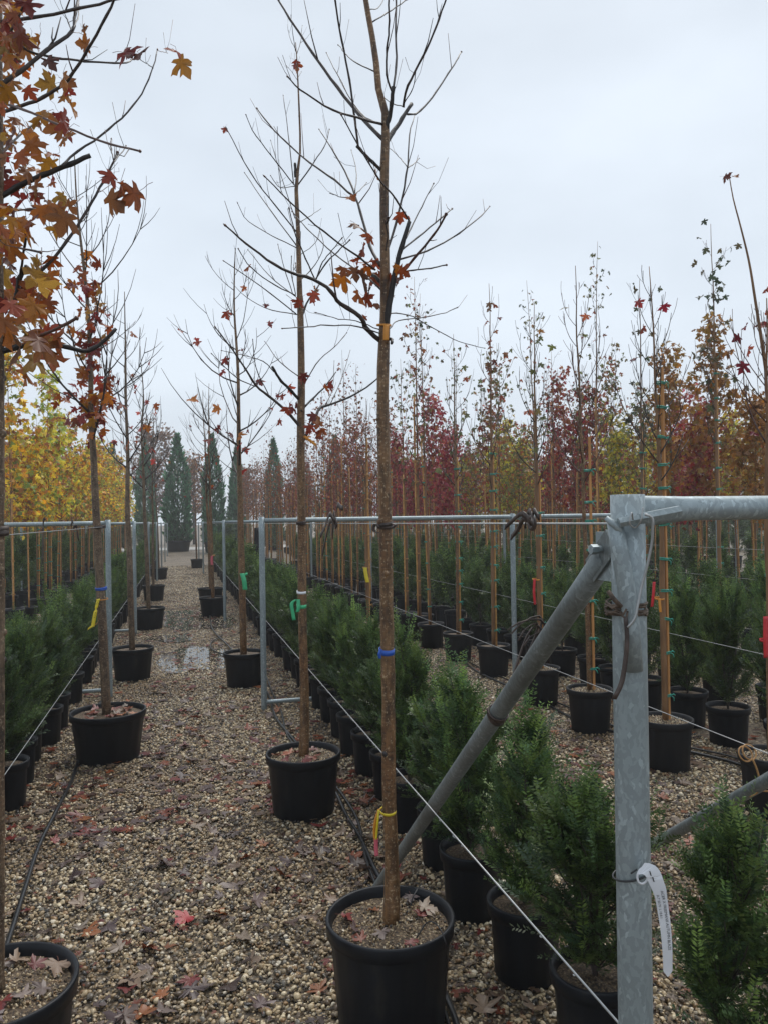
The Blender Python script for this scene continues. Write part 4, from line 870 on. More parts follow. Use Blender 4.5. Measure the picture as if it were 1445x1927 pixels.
# the near frame with its diagonal brace
NX, NY = .672, 1.072
nf = thing('pipe_frame', 'big galvanised end post with rail and bolted diagonal brace, closest of all', 'frame', (0, 0, 0), 0, 'galvanised frames carrying the wires')
np_ = post(nf, NX, NY, 1.634, .0262); np_.rotation_euler = (0, .004, 0)
dN = depth((NX, NY, 1.3)); fd = np.array([NX, NY, 0])/math.hypot(NX, NY); rt = np.array([fd[1], -fd[0], 0])   # towards / across the view at the post
k = 16; xs = np.linspace(NX+.022, 2.05, k); mb = MB(); q = np.column_stack([xs, np.full(k, NY), np.full(k, 1.605)])
V = []; a = np.arange(16)*2*math.pi/16
for i, x in enumerate(xs):
    u = min(1, (x-NX-.022)/.085); u = u*u*(3-2*u); V.append(np.column_stack([np.full(16, x), NY+np.cos(a)*(.006+.0135*u), 1.611-.004*(1-u)+np.sin(a)*(.0255-.006*u)]))
mb.add(np.concatenate(V), [(i*16+j, i*16+(j+1) % 16, i*16+16+(j+1) % 16, i*16+16+j) for i in range(k-1) for j in range(16)]); obj('rail', mb.mesh('rail', 'galv'), nf)
pipe('rail', (2.05, NY, 1.611), (5.5, NY, 1.611), .0195, nf)
post(nf, 1.97, NY, 1.634); post(nf, 3.1, NY, 1.634); post(nf, 5.5, NY, 1.634)
foot = G(700, 1662); foot[0] = max(foot[0], .78); foot[2] = -.05
top = np.array([NX+.004, NY+.062, 1.535]); br = MB(); k = 18; pth = top+(foot-top)*np.linspace(0, 1, k)[:, None]
u_ = np.clip((np.linspace(0, 1, k))/.06, 0, 1); br.tube(pth, .0205, 16); bo = obj('brace', br.mesh('brace', 'galv_dark'), nf)
lug = MB(); lug.box((NX+.001, NY+.048, 1.535), (.004, .034, .040)); lo = obj('lug_plate', lug.mesh('lug_plate', 'galv', False), nf)
fl = MB(); dv = (foot-top)/np.linalg.norm(foot-top); A_ = np.stack([np.array([1, 0, 0]), dv, np.cross((1, 0, 0), dv)]); fl.box(top+dv*.0-np.array([.008, 0, 0]), (.0045, .045, .022), 0, A_); obj('flattened_end', fl.mesh('flattened_end', 'galv_dark', False), bo)
bt = MB(); bt.lathe([(.0001, -.012), (.0085, -.012), (.0085, -.004), (.0085, .0), (.006, .001), (.006, .03)], 6); o = obj('bolt', bt.mesh('bolt', 'galv', False), lo, (NX-.016, NY+.055, 1.547), (0, math.pi/2, 0))
pipe('brace', (1.965, NY+.06, 1.50), (1.975, 3.26, -.05), .0235, nf, 'galv_dark')
# hexagonal peg lashed to post and rail, the welded half pipe, lashing wires
pg = MB(); a0 = P(1163, 984, dN-.036); a1 = P(1278, 962, dN-.03); pg.tube([a0, a0+(a1-a0)*.33, a0+(a1-a0)*.34, a1], [.008, .008, .0095, .0095], 6); obj('peg', pg.mesh('peg', 'galv', False), nf)
hp = MB(); hp.tube([P(1156, 984, dN-.022), P(1166, 1040, dN-.022), P(1178, 1110, dN-.022), P(1186, 1180, dN-.021), P(1192, 1262, dN-.019)], [.012, .0135, .0138, .014, .014], 12); obj('half_pipe', hp.mesh('half_pipe', 'galv'), nf)
cp_ = MB(); cp_.tube([P(1139, 974, dN-.026), P(1160, 992, dN-.03), P(1170, 1010, dN-.028)], [.004, .007, .003], 8); obj('weld', cp_.mesh('weld', 'galv'), nf)
def wireobj(nm, pts, r, m, label, cat, n=6, k=None, grp=None):
    mb = MB(); mb.tube(smoothpath(pts, k or max(12, 6*len(pts))), r, n); o = obj(nm, mb.mesh(nm, m)); return tag(o, label, cat, grp)
wireobj('wire_hook', [P(1190, 978, dN-.045), P(1188, 965, dN-.05), P(1184, 985, dN-.052), P(1196, 992, dN-.04), P(1205, 980, dN-.05), P(1209, 955, dN-.05)], .0013, 'wire', 'short wire lashing the hexagonal peg to the end post', 'wire')
wireobj('wire_hook', [P(1212, 968, dN-.05), P(1224, 972, dN-.052), P(1227, 1000, dN-.05), P(1218, 1060, dN-.045), P(1205, 1110, dN-.042), P(1199, 1140, dN-.045), P(1193, 1165, dN-.046), P(1180, 1181, dN-.044)], .0021, 'wire', 'long grey wire hanging in a curve from the peg on the end post', 'wire')
tw = MB()
for i in range(9):
    a = np.linspace(0, 2*math.pi, 30); zz = 1.6-(1133+i*2.4-970)/FPX*dN; rr = .0292+.0012*(i % 3)
    tw.tube(np.column_stack([NX+rr*np.cos(a), NY+rr*np.sin(a), zz+.004*np.sin(a+i*1.3)+rng.normal(0, .0012, 30)]), .0021, 5, 0, False)
tw.tube([P(1143, 1112, dN-.036), P(1155, 1128, dN-.042), P(1168, 1142, dN-.04)], .0035, 6); tw.tube([P(1178, 1146, dN-.038), P(1170, 1160, dN-.04), P(1178, 1166, dN-.04), P(1180, 1150, dN-.038)], .0017, 5)
o = obj('twine_lashing', tw.mesh('twine_lashing', 'twine')); tag(o, 'old brown twine wound round the big end post', 'twine')
st = MB(); st.strip(smoothpath([P(1176, 1160, dN-.04), P(1179, 1200, dN-.042), P(1175, 1250, dN-.042), P(1167, 1290, dN-.042), P(1154, 1316, dN-.042)], 14), rt, np.linspace(.0062, .008, 14), 0, .003); o = obj('rubber_strap', st.mesh('rubber_strap', 'rubber')); tag(o, 'dark rubber strip dangling down the face of the end post', 'strap')
# white label on its cable tie
zt = MB(); a = np.linspace(0, 2*math.pi, 36); zb = 1.6-(1640-970)/FPX*dN
zt.tube(np.column_stack([NX+.0275*np.cos(a), NY+.0275*np.sin(a), zb-.007*(np.cos(a)*rt[0]+np.sin(a)*rt[1])*-1]), .0016, 6, 0, False)
zt.tube([P(1198, 1636, dN-.034), P(1186, 1644, dN-.036)], .0013, 5); o = obj('cable_tie', zt.mesh('cable_tie', 'zip')); tag(o, 'thin dark cable tie round the end post holding the white label', 'cable tie')
dl_ = dN-.045
cpts = smoothpath([P(1205, 1634, dl_), P(1221, 1638, dl_-.004), P(1236, 1665, dl_-.006), P(1248, 1720, dl_-.004), P(1255, 1790, dl_), P(1256, 1838, dl_+.004)], 40)
wid = np.interp(np.linspace(0, 1, 40), [0, .05, .12, .22, .3, .8, .95, 1], [.020, .025, .023, .0215, .0175, .0142, .0132, .001])
sid = np.array([R_*.94+U_*.30-F_*.12]*6+[R_*.99+U_*(.1)-F_*.12]*34); sid[:6] = [R_*.55+U_*.80, R_*.62+U_*.72, R_*.78+U_*.5, R_*.88+U_*.35, R_*.93+U_*.25, R_*.96+U_*.15]
lm = MB(); lm.strip(cpts, sid, wid, 0, .0008); lab = obj('label_strip', lm.mesh('label_strip', 'white_tape', False)); tag(lab, 'white printed plant label strip hanging from the end post', 'label')
for sx_ in (.0185, .0265):
    j_ = 4 if sx_ < .02 else 6; sm_ = MB(); cc_ = cpts[j_]-ray(1225, 1650)/np.linalg.norm(ray(1225, 1650))*.0012; sm_.strip([cc_-U_*.0035+R_*-.002, cc_+U_*.0035+R_*-.004], R_, .0016, 0, .0004); obj('slot', sm_.mesh('slot', 'ink', False), lab)
lp = MB(); aa = np.linspace(0, 2*math.pi, 20); lc = P(1209, 1648, dl_+.004); lp.tube(np.array([lc+R_*(.0075*np.cos(t)+.004*np.sin(t))+U_*(-.004*np.cos(t)+.013*np.sin(t))*.9 for t in aa]), .0016, 6, 0, False); obj('loop', lp.mesh('loop', 'white_tape'), lab)
def text_on(strip, side, txt, s0, off, size, parent, name='lettering', m='ink', flip=1, lift=.0011):
    cu = bpy.data.curves.new('txt', 'FONT'); cu.body = txt; cu.size = size; cu.extrude = 0; to = bpy.data.objects.new('txt', cu); COL.objects.link(to)
    bpy.context.view_layer.update(); ev = to.evaluated_get(bpy.context.evaluated_depsgraph_get()); me = ev.to_mesh()
    v = np.array([x.co[:] for x in me.vertices]); f = [list(p.vertices) for p in me.polygons]; ev.to_mesh_clear(); bpy.data.objects.remove(to)
    d = np.concatenate([[0], np.cumsum(np.linalg.norm(np.diff(strip, axis=0), axis=1))]); sn = side/np.linalg.norm(side, axis=1)[:, None]
    s = s0+v[:, 0]; ctr = np.stack([np.interp(s, d, strip[:, i]) for i in range(3)], -1); sd = np.stack([np.interp(s, d, sn[:, i]) for i in range(3)], -1)
    to_cam = CP-ctr; to_cam /= np.linalg.norm(to_cam, axis=1)[:, None]
    W = ctr+sd*(off+v[:, 1]*flip)[:, None]+to_cam*lift
    me2 = bpy.data.meshes.new(name); me2.from_pydata(W.tolist(), [], f); me2.materials.append(M[m]); return obj(name, me2, parent)
text_on(cpts, sid, 'ACER X FREEMANII AUTUMN BLAZE', .046, .0014, .0058, lab)
text_on(cpts, sid, '2LT 50.70  L 18.8.1', .052, -.0056, .0048, lab)

# ------------------------------------------------------------------ wires
def wire(a, b, label, r=.0016, sag=.01, drops=0):
    a, b = np.asarray(a, float), np.asarray(b, float); k = 26; t = np.linspace(0, 1, k)[:, None]; p = a+(b-a)*t; p[:, 2] -= sag*4*(t*(1-t))[:, 0]
    mb = MB(); mb.tube(p, r, 5); o = obj('support_wire', mb.mesh('support_wire', 'wire')); tag(o, label, 'wire', 'wires strung along the rows')
    return o
wire((NX+.028, NY, .748), (.70, 38, .75), 'knee high galvanised wire running past the brace along the middle maples', .0022, .0)
wire((NX+.028, NY+.0, 1.588), (.69, 38, 1.585), 'eye level wire from the end post to the tall middle maple', .0020, .0)
wire((1.99, 1.1, .755), (2.0, 38, .755), 'low wire tied to the second brace, crossing the second gravel strip', .0019, .0)
wire((3.08, 1.1, .83), (3.08, 38, .83), 'wire behind the turquoise tied stakes at knee height', .0017, .0)
wire((3.08, 1.1, 1.59), (3.08, 38, 1.59), 'eye level wire behind the turquoise tied stakes', .0017, .0)
for z in (.45, .95, 1.25): wire((5.5, 3, z), (5.5, 38, z), 'one of the wires along the third row at %s height' % {.45: 'shin', .95: 'waist', 1.25: 'chest'}[z], .0019, .0)
wire((-.66, 1.0, .655), (-.66, 39, .655), 'knee high wire beside the yews by the yellow tag', .0018, .0)
wire((b0[0]+.03, b0[1], 1.575), (bl1[0]-.02, bl1[1], 1.585), 'eye level wire from the edge maple to the maple with the yellow tag', .0014, .0)
# water drops hanging on the nearest wire
dr = MB()
for i in range(70):
    y = NY+.15+rng.uniform(0, 4)**1.2; x = NX+.028+(y-NY)/37*.02
    dr.lathe([(.0001, -.0055), (.0022, -.0042), (.0027, -.0025), (.0018, -.001), (.0004, .0002)], 6, (x, y, .7455))
wd = bpy.data.materials.new('water_drop'); n, l, b, o_ = nt(wd); b.inputs['Base Color'].default_value = (.8, .83, .85, 1); b.inputs['Roughness'].default_value = .05; b.inputs['Transmission Weight'].default_value = .7; b.inputs['IOR'].default_value = 1.33; M['drop'] = wd
o = obj('rain_drops', dr.mesh('rain_drops', 'drop')); tag(o, 'rain drops hanging in a row from the near knee high wire', 'water', kind='stuff')

# ------------------------------------------------------------------ straps, ribbons and tags
def strap_knot(c, d, sc, seed, label, n=5):
    rg = np.random.default_rng(seed); mb = MB(); c = np.asarray(c, float); d = np.asarray(d, float); d /= np.linalg.norm(d)
    for i in range(n):
        e = d*rg.uniform(.5, 1.1)*(1 if i % 3 else -.45)+np.array([0, 0, rg.uniform(-.5, .25)])+rg.normal(0, .12, 3)
        p = smoothpath([c, c+e*.35*sc+np.array([0, 0, .018*sc/.1]), c+e*.75*sc, c+e*sc-np.array([0, 0, rg.uniform(0, .25)*sc])], 10)
        mb.strip(p, (.2*rg.normal(), .2*rg.normal(), 1), .012*min(2, sc/.1), 0, .003)
    mb.tube(np.array([c+.012*min(1.6, sc/.1)*np.array([0, math.cos(t), math.sin(t)]) for t in np.linspace(0, 2*math.pi, 12)]), .005, 6)
    o = obj('rubber_strap', mb.mesh('rubber_strap', 'rubber')); return tag(o, label, 'strap')
strap_knot(AX(1000, 984, .69), AX(960, 976, .69)-AX(1000, 984, .69), .10, 5, 'brown rubber strap bundle on the eye level wire near the end post', 6)
strap_knot(AX(632, 986, .68), AX(600, 1000, .68)-AX(632, 986, .68), .30, 6, 'brown rubber straps dangling from the wire between the first two maples', 4)
pb = top+(foot-top)*.20
def on_brace(t): return top+(foot-top)*t
# strap knot wound round the brace
mb = MB(); c0 = on_brace(.247); dvb = dv; ux = np.cross(dvb, (0, 0, 1)); ux /= np.linalg.norm(ux); uy = np.cross(ux, dvb)
for j in range(3):
    a = np.linspace(0, 2*math.pi, 22); mb.strip(np.array([c0+dvb*(.006*j-.008+.01*math.sin(t+j))+.0235*(math.cos(t)*ux+math.sin(t)*uy) for t in a]), dvb, .010, 0, .003)
for e in ((1010, 1165, 955, 1185), (1005, 1160, 962, 1192), (1020, 1185, 1035, 1225), (1012, 1190, 985, 1215), (1000, 1175, 975, 1205)):
    q0 = P(e[0], e[1], depth(c0)-.03); q1 = P(e[2], e[3], depth(c0)-.045); mb.strip(smoothpath([c0-F_*.026, q0, (q0+q1)/2+U_*.008, q1], 12), dvb+U_*.3, .009, 0, .003)
o = obj('rubber_strap', mb.mesh('rubber_strap', 'rubber')); tag(o, 'brown rubber strap knotted round the diagonal brace', 'strap')
def trunk_band(base_d, px, py, r, m, name, label, cat, h=.012, wraps=1, turn=0):
    c = P(px, py, base_d); mb = MB(); a = np.linspace(0, 2*math.pi, 26)
    for w in range(wraps): mb.strip(np.column_stack([c[0]+r*np.cos(a), c[1]+r*np.sin(a), c[2]+.004*np.sin(a+turn+w)+w*h*.5]), (0, 0, 1), h, 0, .0014)
    o = obj(name, mb.mesh(name, m)); tag(o, label, cat); return o, c
def ribbon(pts, w, m, parent, name='tail', sd=None):
    mb = MB(); p = smoothpath(pts, 16); mb.strip(p, R_+F_*.35 if sd is None else sd, w, 0, .0012); return obj(name, mb.mesh(name, m), parent)
o, c = trunk_band(d1, 727.5, 1225, .0245, 'blue', 'tape_band', 'blue tape band round the trunk of the tall middle maple', 'tape', .017); ribbon([P(717, 1222, d1-.03), P(714, 1230, d1-.035), P(715, 1239, d1-.03)], .010, 'blue', o)
o, c = trunk_band(d1, 730, 1526, .0255, 'yellow', 'marking_ribbon', 'yellow tie with orange and pink tails low on the middle maple trunk', 'ribbon', .008)
ribbon([P(714, 1522, d1-.03), P(708, 1540, d1-.035), P(705, 1570, d1-.03), P(707, 1585, d1-.03)], .010, 'orange', o, 'orange_tail'); ribbon([P(713, 1524, d1-.034), P(711, 1545, d1-.04), P(709, 1565, d1-.036), P(708, 1580, d1-.036)], .007, 'yellow', o, 'yellow_tail'); ribbon([P(708, 1578, d1-.032), P(708, 1595, d1-.03), P(709, 1611, d1-.03)], .013, 'pink', o, 'pink_tail')
o, c = trunk_band(d1, 722, 612, .0225, 'orange', 'plant_tag', 'small orange tag under the first fork of the middle maple', 'tag', .006); ribbon([P(727, 612, d1-.03), P(726, 625, d1-.033), P(726, 640, d1-.03)], .018, 'orange', o)
for (yy, dd_) in ((994, 0), (986, .01)):
    pass
o, c = trunk_band(d1, 724, 990, .025, 'rubber', 'rubber_strap', 'dark rubber strap tying the tall middle maple to the wire', 'strap', .013, 2); ribbon([P(713, 992, d1-.03), P(706, 986, d1-.03), P(703, 998, d1-.03), P(712, 1003, d1-.03)], .010, 'rubber', o); ribbon([P(736, 985, d1-.03), P(744, 988, d1-.03), P(738, 994, d1-.03)], .010, 'rubber', o)
o, c = trunk_band(d2, 568, 1140, .0275, 'green_rib', 'marking_ribbon', 'green ribbon with long tails on the second maple trunk', 'ribbon', .02); ribbon([P(558, 1128, d2-.03), P(551, 1133, d2-.04), P(552, 1155, d2-.04), P(554, 1167, d2-.035)], .02, 'green_rib', o); ribbon([P(562, 1128, d2-.03), P(562, 1145, d2-.035), P(560, 1152, d2-.035)], .02, 'green_rib', o)
o, c = trunk_band(d2, 568, 1114, .0265, 'white_tape', 'tape_band', 'white tape band just above the green ribbon on the second maple', 'tape', .014)
o, c = trunk_band(d2, 567, 985, .026, 'rubber', 'rubber_strap', 'dark strap tying the second maple to the wire', 'strap', .014, 2)
o, c = trunk_band(d2, 578, 822, .024, 'orange', 'plant_tag', 'orange tag under the lowest fork of the second maple', 'tag', .006); ribbon([P(574, 822, d2-.03), P(585, 830, d2-.03), P(596, 838, d2-.03)], .018, 'orange', o, sd=U_)
d3 = depth(G(460, 1226, .335)); o, c = trunk_band(d3, 460, 1080, .034, 'green_rib', 'marking_ribbon', 'green ribbon on the third maple of the middle row', 'ribbon', .02); ribbon([P(456, 1079, d3-.04), P(460, 1092, d3-.045), P(462, 1110, d3-.04)], .045, 'green_rib', o)
d4 = depth(G(402, 1123, .33)); o, c = trunk_band(d4, 402, 1045, .032, 'straw', 'marking_ribbon', 'pale tie with a pink tail on the fourth maple of the middle row', 'ribbon', .02); ribbon([P(400, 1046, d4-.04), P(399, 1055, d4-.04), P(400, 1063, d4-.04)], .04, 'pink', o)
dL = depth(bl1+np.array([0, 0, 1.2]))
o, c = trunk_band(dL, 191, 1108, .039, 'blue', 'tape_band', 'dark blue tape band above the yellow tag', 'tape', .012, 2)
o, c = trunk_band(dL, 193, 1127, .039, 'orange', 'plant_tag', 'bent yellow plastic tag printed 1C tied to the maple in the squat pot', 'tag', .005)
pts = smoothpath([P(186, 1127, dL-.045), P(183, 1139, dL-.05), P(179, 1158, dL-.05), P(175, 1180, dL-.05)], 24); sdd = np.array([R_+U_*.18]*24)
mb = MB(); w_ = np.full(24, .022); w_[8:10] = .012; w_[10:] = .026; mb.strip(pts, sdd, w_, 0, .001); tg = obj('tag_strip', mb.mesh('tag_strip', 'yellow'), o)
text_on(pts, sdd, '1 C', .008, -.007, .022, o); text_on(pts, sdd, 'H I T A', .092, -.004, .013, o)
ribbon([P(176, 1178, dL-.052), P(170, 1181, dL-.055), P(166, 1184, dL-.055)], .018, 'yellow', o, sd=U_+R_*.3); ribbon([P(177, 1178, dL-.045), P(184, 1172, dL-.045), P(187, 1166, dL-.045)], .014, 'straw', o, sd=U_+R_*.3)
o, c = trunk_band(dL, 188, 992, .041, 'rubber', 'rubber_strap', 'dark strap tying the yellow tagged maple to the wire', 'strap', .012, 2)
o, c = trunk_band(depth(b0+np.array([0, 0, 1.6])), -5, 1002, .030, 'rubber', 'rubber_strap', 'dark rubber strap wound round the edge maple trunk at eye level', 'strap', .016, 2)
dR = depth((2.94, 3.45, 1.0)); o, c = trunk_band(dR, 1440, 1205, .03, 'red', 'marking_ribbon', 'wide red flag on the staked maple at the photo edge', 'ribbon', .01); ribbon([P(1440, 1160, dR-.04), P(1440, 1200, dR-.045), P(1441, 1238, dR-.04)], .034, 'red', o)
d6 = depth((2.96, 6.06, 1.0)); o, c = trunk_band(d6, 1008, 1090, .032, 'orange', 'marking_ribbon', 'narrow red ribbon hanging from the third staked tree', 'ribbon', .01); ribbon([P(1005, 1090, d6-.04), P(1004, 1115, d6-.045), P(1006, 1138, d6-.04)], .025, 'red', o)
d5 = depth((2.95, 4.28, 1.0)); o, c = trunk_band(d5, 1240, 1126, .03, 'orange', 'marking_ribbon', 'red and orange ribbons on the staked tree behind the post', 'ribbon', .01); ribbon([P(1230, 1095, d5-.04), P(1229, 1115, d5-.045), P(1226, 1142, d5-.04)], .022, 'red', o); ribbon([P(1240, 1126, d5-.04), P(1241, 1140, d5-.045), P(1242, 1152, d5-.04)], .02, 'orange', o)
dB = depth((2.05, 8.55, 1.0)); o, c = trunk_band(dB, 688, 1068, .035, 'straw', 'plant_tag', 'yellow tag on the thick bamboo behind the middle maple', 'tag', .01); ribbon([P(687, 1068, dB-.05), P(689, 1082, dB-.055), P(692, 1096, dB-.05)], .045, 'yellow', o)
# raffia tie on the second brace
q = P(1403, 1425, depth((1.97, 2.35, .75))-.04); mb = MB()
for j in range(2):
    a = np.linspace(0, 2*math.pi, 20); cb2 = np.array([1.97, 2.36+.02*j, .742-.012*j]); mb.tube(np.array([cb2+.027*np.array([math.cos(t), .45*math.sin(t), .9*math.sin(t)]) for t in a]), .003, 5, 0, False)
mb.strip(smoothpath([P(1415, 1428, depth(q)), P(1424, 1450, depth(q)), P(1426, 1490, depth(q)), P(1410, 1500, depth(q))], 14), R_, .007, 0, .002); mb.tube([P(1426, 1488, depth(q)), P(1445, 1489, depth(q))], .003, 5); mb.tube([P(1424, 1492, depth(q)), P(1436, 1478, depth(q))], .003, 5)
o = obj('raffia_tie', mb.mesh('raffia_tie', 'straw')); tag(o, 'tan raffia tie with loose ends on the second diagonal brace', 'tie')
mb = MB(); cpk = on_brace(.78); 
for j in range(2): mb.tube(np.array([cpk+dv*.012*j+.0225*(math.cos(t)*ux+math.sin(t)*uy) for t in np.linspace(0, 2*math.pi, 18)]), .003, 5, 0, False)
o = obj('string_tie', mb.mesh('string_tie', 'pink')); tag(o, 'pink string where the low wire crosses the diagonal brace', 'tie')
# black cloth hung on the wire far behind, rubber straps on the left wire
mb = MB(); mb.strip(smoothpath([G(480, 1050, 1.5)*0+np.array([1.35, 14.2, 1.5]), (1.36, 14.2, 1.2), (1.30, 14.2, .9), (1.33, 14.2, .62)], 12), (1, .25, 0), np.interp(np.linspace(0, 1, 12), [0, .5, 1], [.1, .18, .16]), 0, .03); o = obj('black_cloth', mb.mesh('black_cloth', 'dark_cloth')); tag(o, 'black cloth hanging from the wire behind the third maple', 'cloth')
for (x, y, lb) in ((82, 996, 'brown strap bundle hanging on the wire before the golden trees'), (140, 992, 'bent brown strap sticking off the rail before the golden trees')):
    strap_knot(P(x, y, 6.0), P(x+2, y+50, 6.0)-P(x, y, 6.0), .2, x, lb, 3)

# ------------------------------------------------------------------ hoses on the ground
def hose(pts, label, r=.0105):
    q = [G(px, py, .027) if len((px, py)) == 2 else None for px, py in pts]; wireobj('irrigation_hose', q, r, 'hose', label, 'hose', 8, 14*len(pts), 'irrigation hoses on the gravel')
hose([(-40, 1930), (10, 1790), (45, 1680), (75, 1590), (110, 1520), (135, 1470), (150, 1425), (172, 1370), (190, 1320)], 'black irrigation hose beside the squat potted maple')
hose([(880, 2010), (850, 1900), (800, 1800), (745, 1700), (708, 1640), (680, 1580), (650, 1530), (636, 1498), (600, 1450), (560, 1400), (520, 1350), (507, 1310), (470, 1260), (430, 1215), (405, 1190), (395, 1150)], 'black irrigation hose running behind the big middle pot')
hose([(865, 2010), (838, 1910), (795, 1820), (735, 1720), (690, 1620), (672, 1540), (648, 1500), (600, 1445), (545, 1390), (530, 1340), (512, 1300), (500, 1270), (470, 1240)], 'second black hose twisting beside the first', .0075)
hose([(1600, 1700), (1445, 1460), (1380, 1435), (1300, 1415), (1200, 1390), (1100, 1360), (1000, 1310), (900, 1265), (850, 1225), (780, 1180)], 'black hose along the pots of the turquoise tied trees')
hose([(1600, 1690), (1445, 1448), (1370, 1422), (1290, 1405), (1180, 1375), (1090, 1340), (980, 1290), (890, 1250), (820, 1205)], 'second black hose along the pots of the turquoise tied trees', .007)
hose([(420, 1195), (398, 1210), (405, 1225), (425, 1232)], 'curled hose end beside the third maple pot', .008)
# thin drippers in the pots
for (x, y, dd, ln, lb) in ((793, 1665, d1, 0, 'thin black dripper tube poked into the middle maple pot'),):
    wireobj('dripper_tube', [P(793, 1662, d1+.05), P(782, 1678, d1), P(776, 1690, d1-.02), P(772, 1705, d1-.03)], .0022, 'hose', lb, 'tube')
wireobj('dripper_tube', [P(783, 1765, d1-.16), P(805, 1735, d1-.15), P(829, 1750, d1-.2), P(836, 1768, d1-.22), P(840, 1800, d1-.19), P(838, 1850, d1-.15)], .0022, 'hose', 'thin black tube bent over the rim of the middle pot', 'tube')

# ------------------------------------------------------------------ fallen leaves
GL = []
for k in range(8):
    tv, tf = LEAF_T[k]; v = tv.copy(); v[:, 1] -= .4; v[:, 2] *= .8; v[:, 2] -= np.percentile(v[:, 2], 30); mb = MB(); mb.add(v, tf, 0)
    mb.tube([(0, -.4, .03), (.05, -.65, .05), (.12, -.85, .02)], .012, 4, 1, False); GL.append(mb.mesh('fallen_leaf', ['leaf_ground', 'petiole'], True))
FC = {'mauve grey': [(.13, .085, .08), (.17, .12, .105), (.10, .062, .062)], 'rusty orange': [(.26, .065, .02), (.22, .05, .02), (.30, .10, .03)], 'dull red': [(.20, .03, .025), (.15, .025, .022)], 'pale tan': [(.22, .15, .105), (.26, .195, .15), (.19, .12, .08)], 'dark brown': [(.07, .035, .025), (.09, .045, .03)]}
rgl = np.random.default_rng(17)
def fallen(x, y, z, s, c, label, group, tilt=.18):
    o = obj('fallen_leaf', GL[rgl.integers(0, 8)], None, (x, y, z), (rgl.normal(0, tilt), rgl.normal(0, tilt), rgl.uniform(0, 6.28)), s)
    col = np.array(FC[c][rgl.integers(0, len(FC[c]))])*rgl.uniform(.6, 1.1); o.color = (*col, 1); tag(o, label, 'leaf', group); return o
p = G(347, 1738); o = fallen(p[0], p[1], .02, .075, 'dull red', 'bright red maple leaf lying alone on the gravel path', None); o.color = (.34, .02, .025, 1)
if 'group' in o: del o['group']
names = list(FC); cnt = 0
def place(n, x0, x1, y0, y1, where, wts):
    for i in range(n):
        x, y = rgl.uniform(x0, x1), rgl.uniform(y0, y1)
        u, v = pix((x, y, 0))
        if not (-40 < u < IW+40 and v < IH+40): continue
        if any(math.hypot(x-q[0], y-q[1]) < .24 for q in (b0, b1, b2, bl1)): continue
        c = rgl.choice(names, p=wts); fallen(x, y, rgl.uniform(.014, .024), rgl.uniform(.042, .08), c, '%s fallen maple leaf on %s' % (c, where), '%s leaves on %s' % (c, where), .22)
place(120, -.75, .95, 2.25, 4.4, 'the near gravel path', [.38, .12, .10, .22, .18])
place(100, -.85, .8, 4.4, 7.6, 'the gravel path by the squat pot', [.30, .26, .14, .14, .16])
place(40, .4, 1.1, 2.2, 5.0, 'the gravel under the yew row', [.3, .2, .14, .2, .16])
place(100, 1.35, 3.0, 2.6, 6.5, 'the second gravel strip', [.3, .14, .14, .22, .2])
# leaves lying in pots
def in_pot(b, R, z, n, where, cs):
    for i in range(n):
        a, r = rgl.uniform(0, 6.28), R*math.sqrt(rgl.uniform(.08, .75)); c = rgl.choice(cs); fallen(b[0]+r*math.cos(a), b[1]+r*math.sin(a), z+rgl.uniform(0, .012), rgl.uniform(.035, .06), c, '%s fallen leaf lying in %s' % (c, where), '%s leaves in %s' % (c, where))
in_pot(b1, .18, .326, 9, 'the big middle pot', ['mauve grey', 'rusty orange', 'pale tan', 'dull red']); in_pot(b0, .19, .326, 12, 'the corner pot', ['pale tan', 'pale tan', 'mauve grey', 'dull red'])
in_pot(b2, .18, .31, 9, 'the second maple pot', ['rusty orange', 'pale tan', 'dull red']); in_pot(bl1, .22, .306, 26, 'the squat pot', ['rusty orange', 'rusty orange', 'dull red', 'pale tan'])
# farther litter
lb = MB(); rg = np.random.default_rng(18); n = 2600; y = 4.2+rg.uniform(0, 1, n)**1.5*12; x = rg.uniform(-1.3, 4.2, n); keep = (np.abs(x) < 1.1) | (x > 1.4); pos = np.column_stack([x, y, rg.uniform(.014, .026, n)])[keep]
n = len(pos); which = rg.integers(0, 6, n); allc = np.array([c for v in FC.values() for c in v])
for k, (tv, tf) in enumerate(LEAF_S):
    ids = np.where(which == k)[0]; a = rg.uniform(0, 6.28, len(ids)); s = rg.uniform(.04, .075, len(ids)); t = tv.copy(); t[:, 2] *= .4
    rx = t[None, :, 0]*np.cos(a)[:, None]-t[None, :, 1]*np.sin(a)[:, None]; ry = t[None, :, 0]*np.sin(a)[:, None]+t[None, :, 1]*np.cos(a)[:, None]
    V = np.stack([rx, ry, np.broadcast_to(t[None, :, 2], rx.shape)], -1)*s[:, None, None]+pos[ids][:, None]
    lb.add(V.reshape(-1, 3), (tf[None]+(np.arange(len(ids))*len(t))[:, None, None]).reshape(-1, 3), 0, np.repeat(allc[rg.integers(0, len(allc), len(ids))], len(t), 0))
n = 1100; x = rg.uniform(-1.0, 3.2, n); y = rg.uniform(2.2, 4.8, n); pos = np.column_stack([x, y, rg.uniform(.014, .024, n)]); which = rg.integers(0, 6, n)
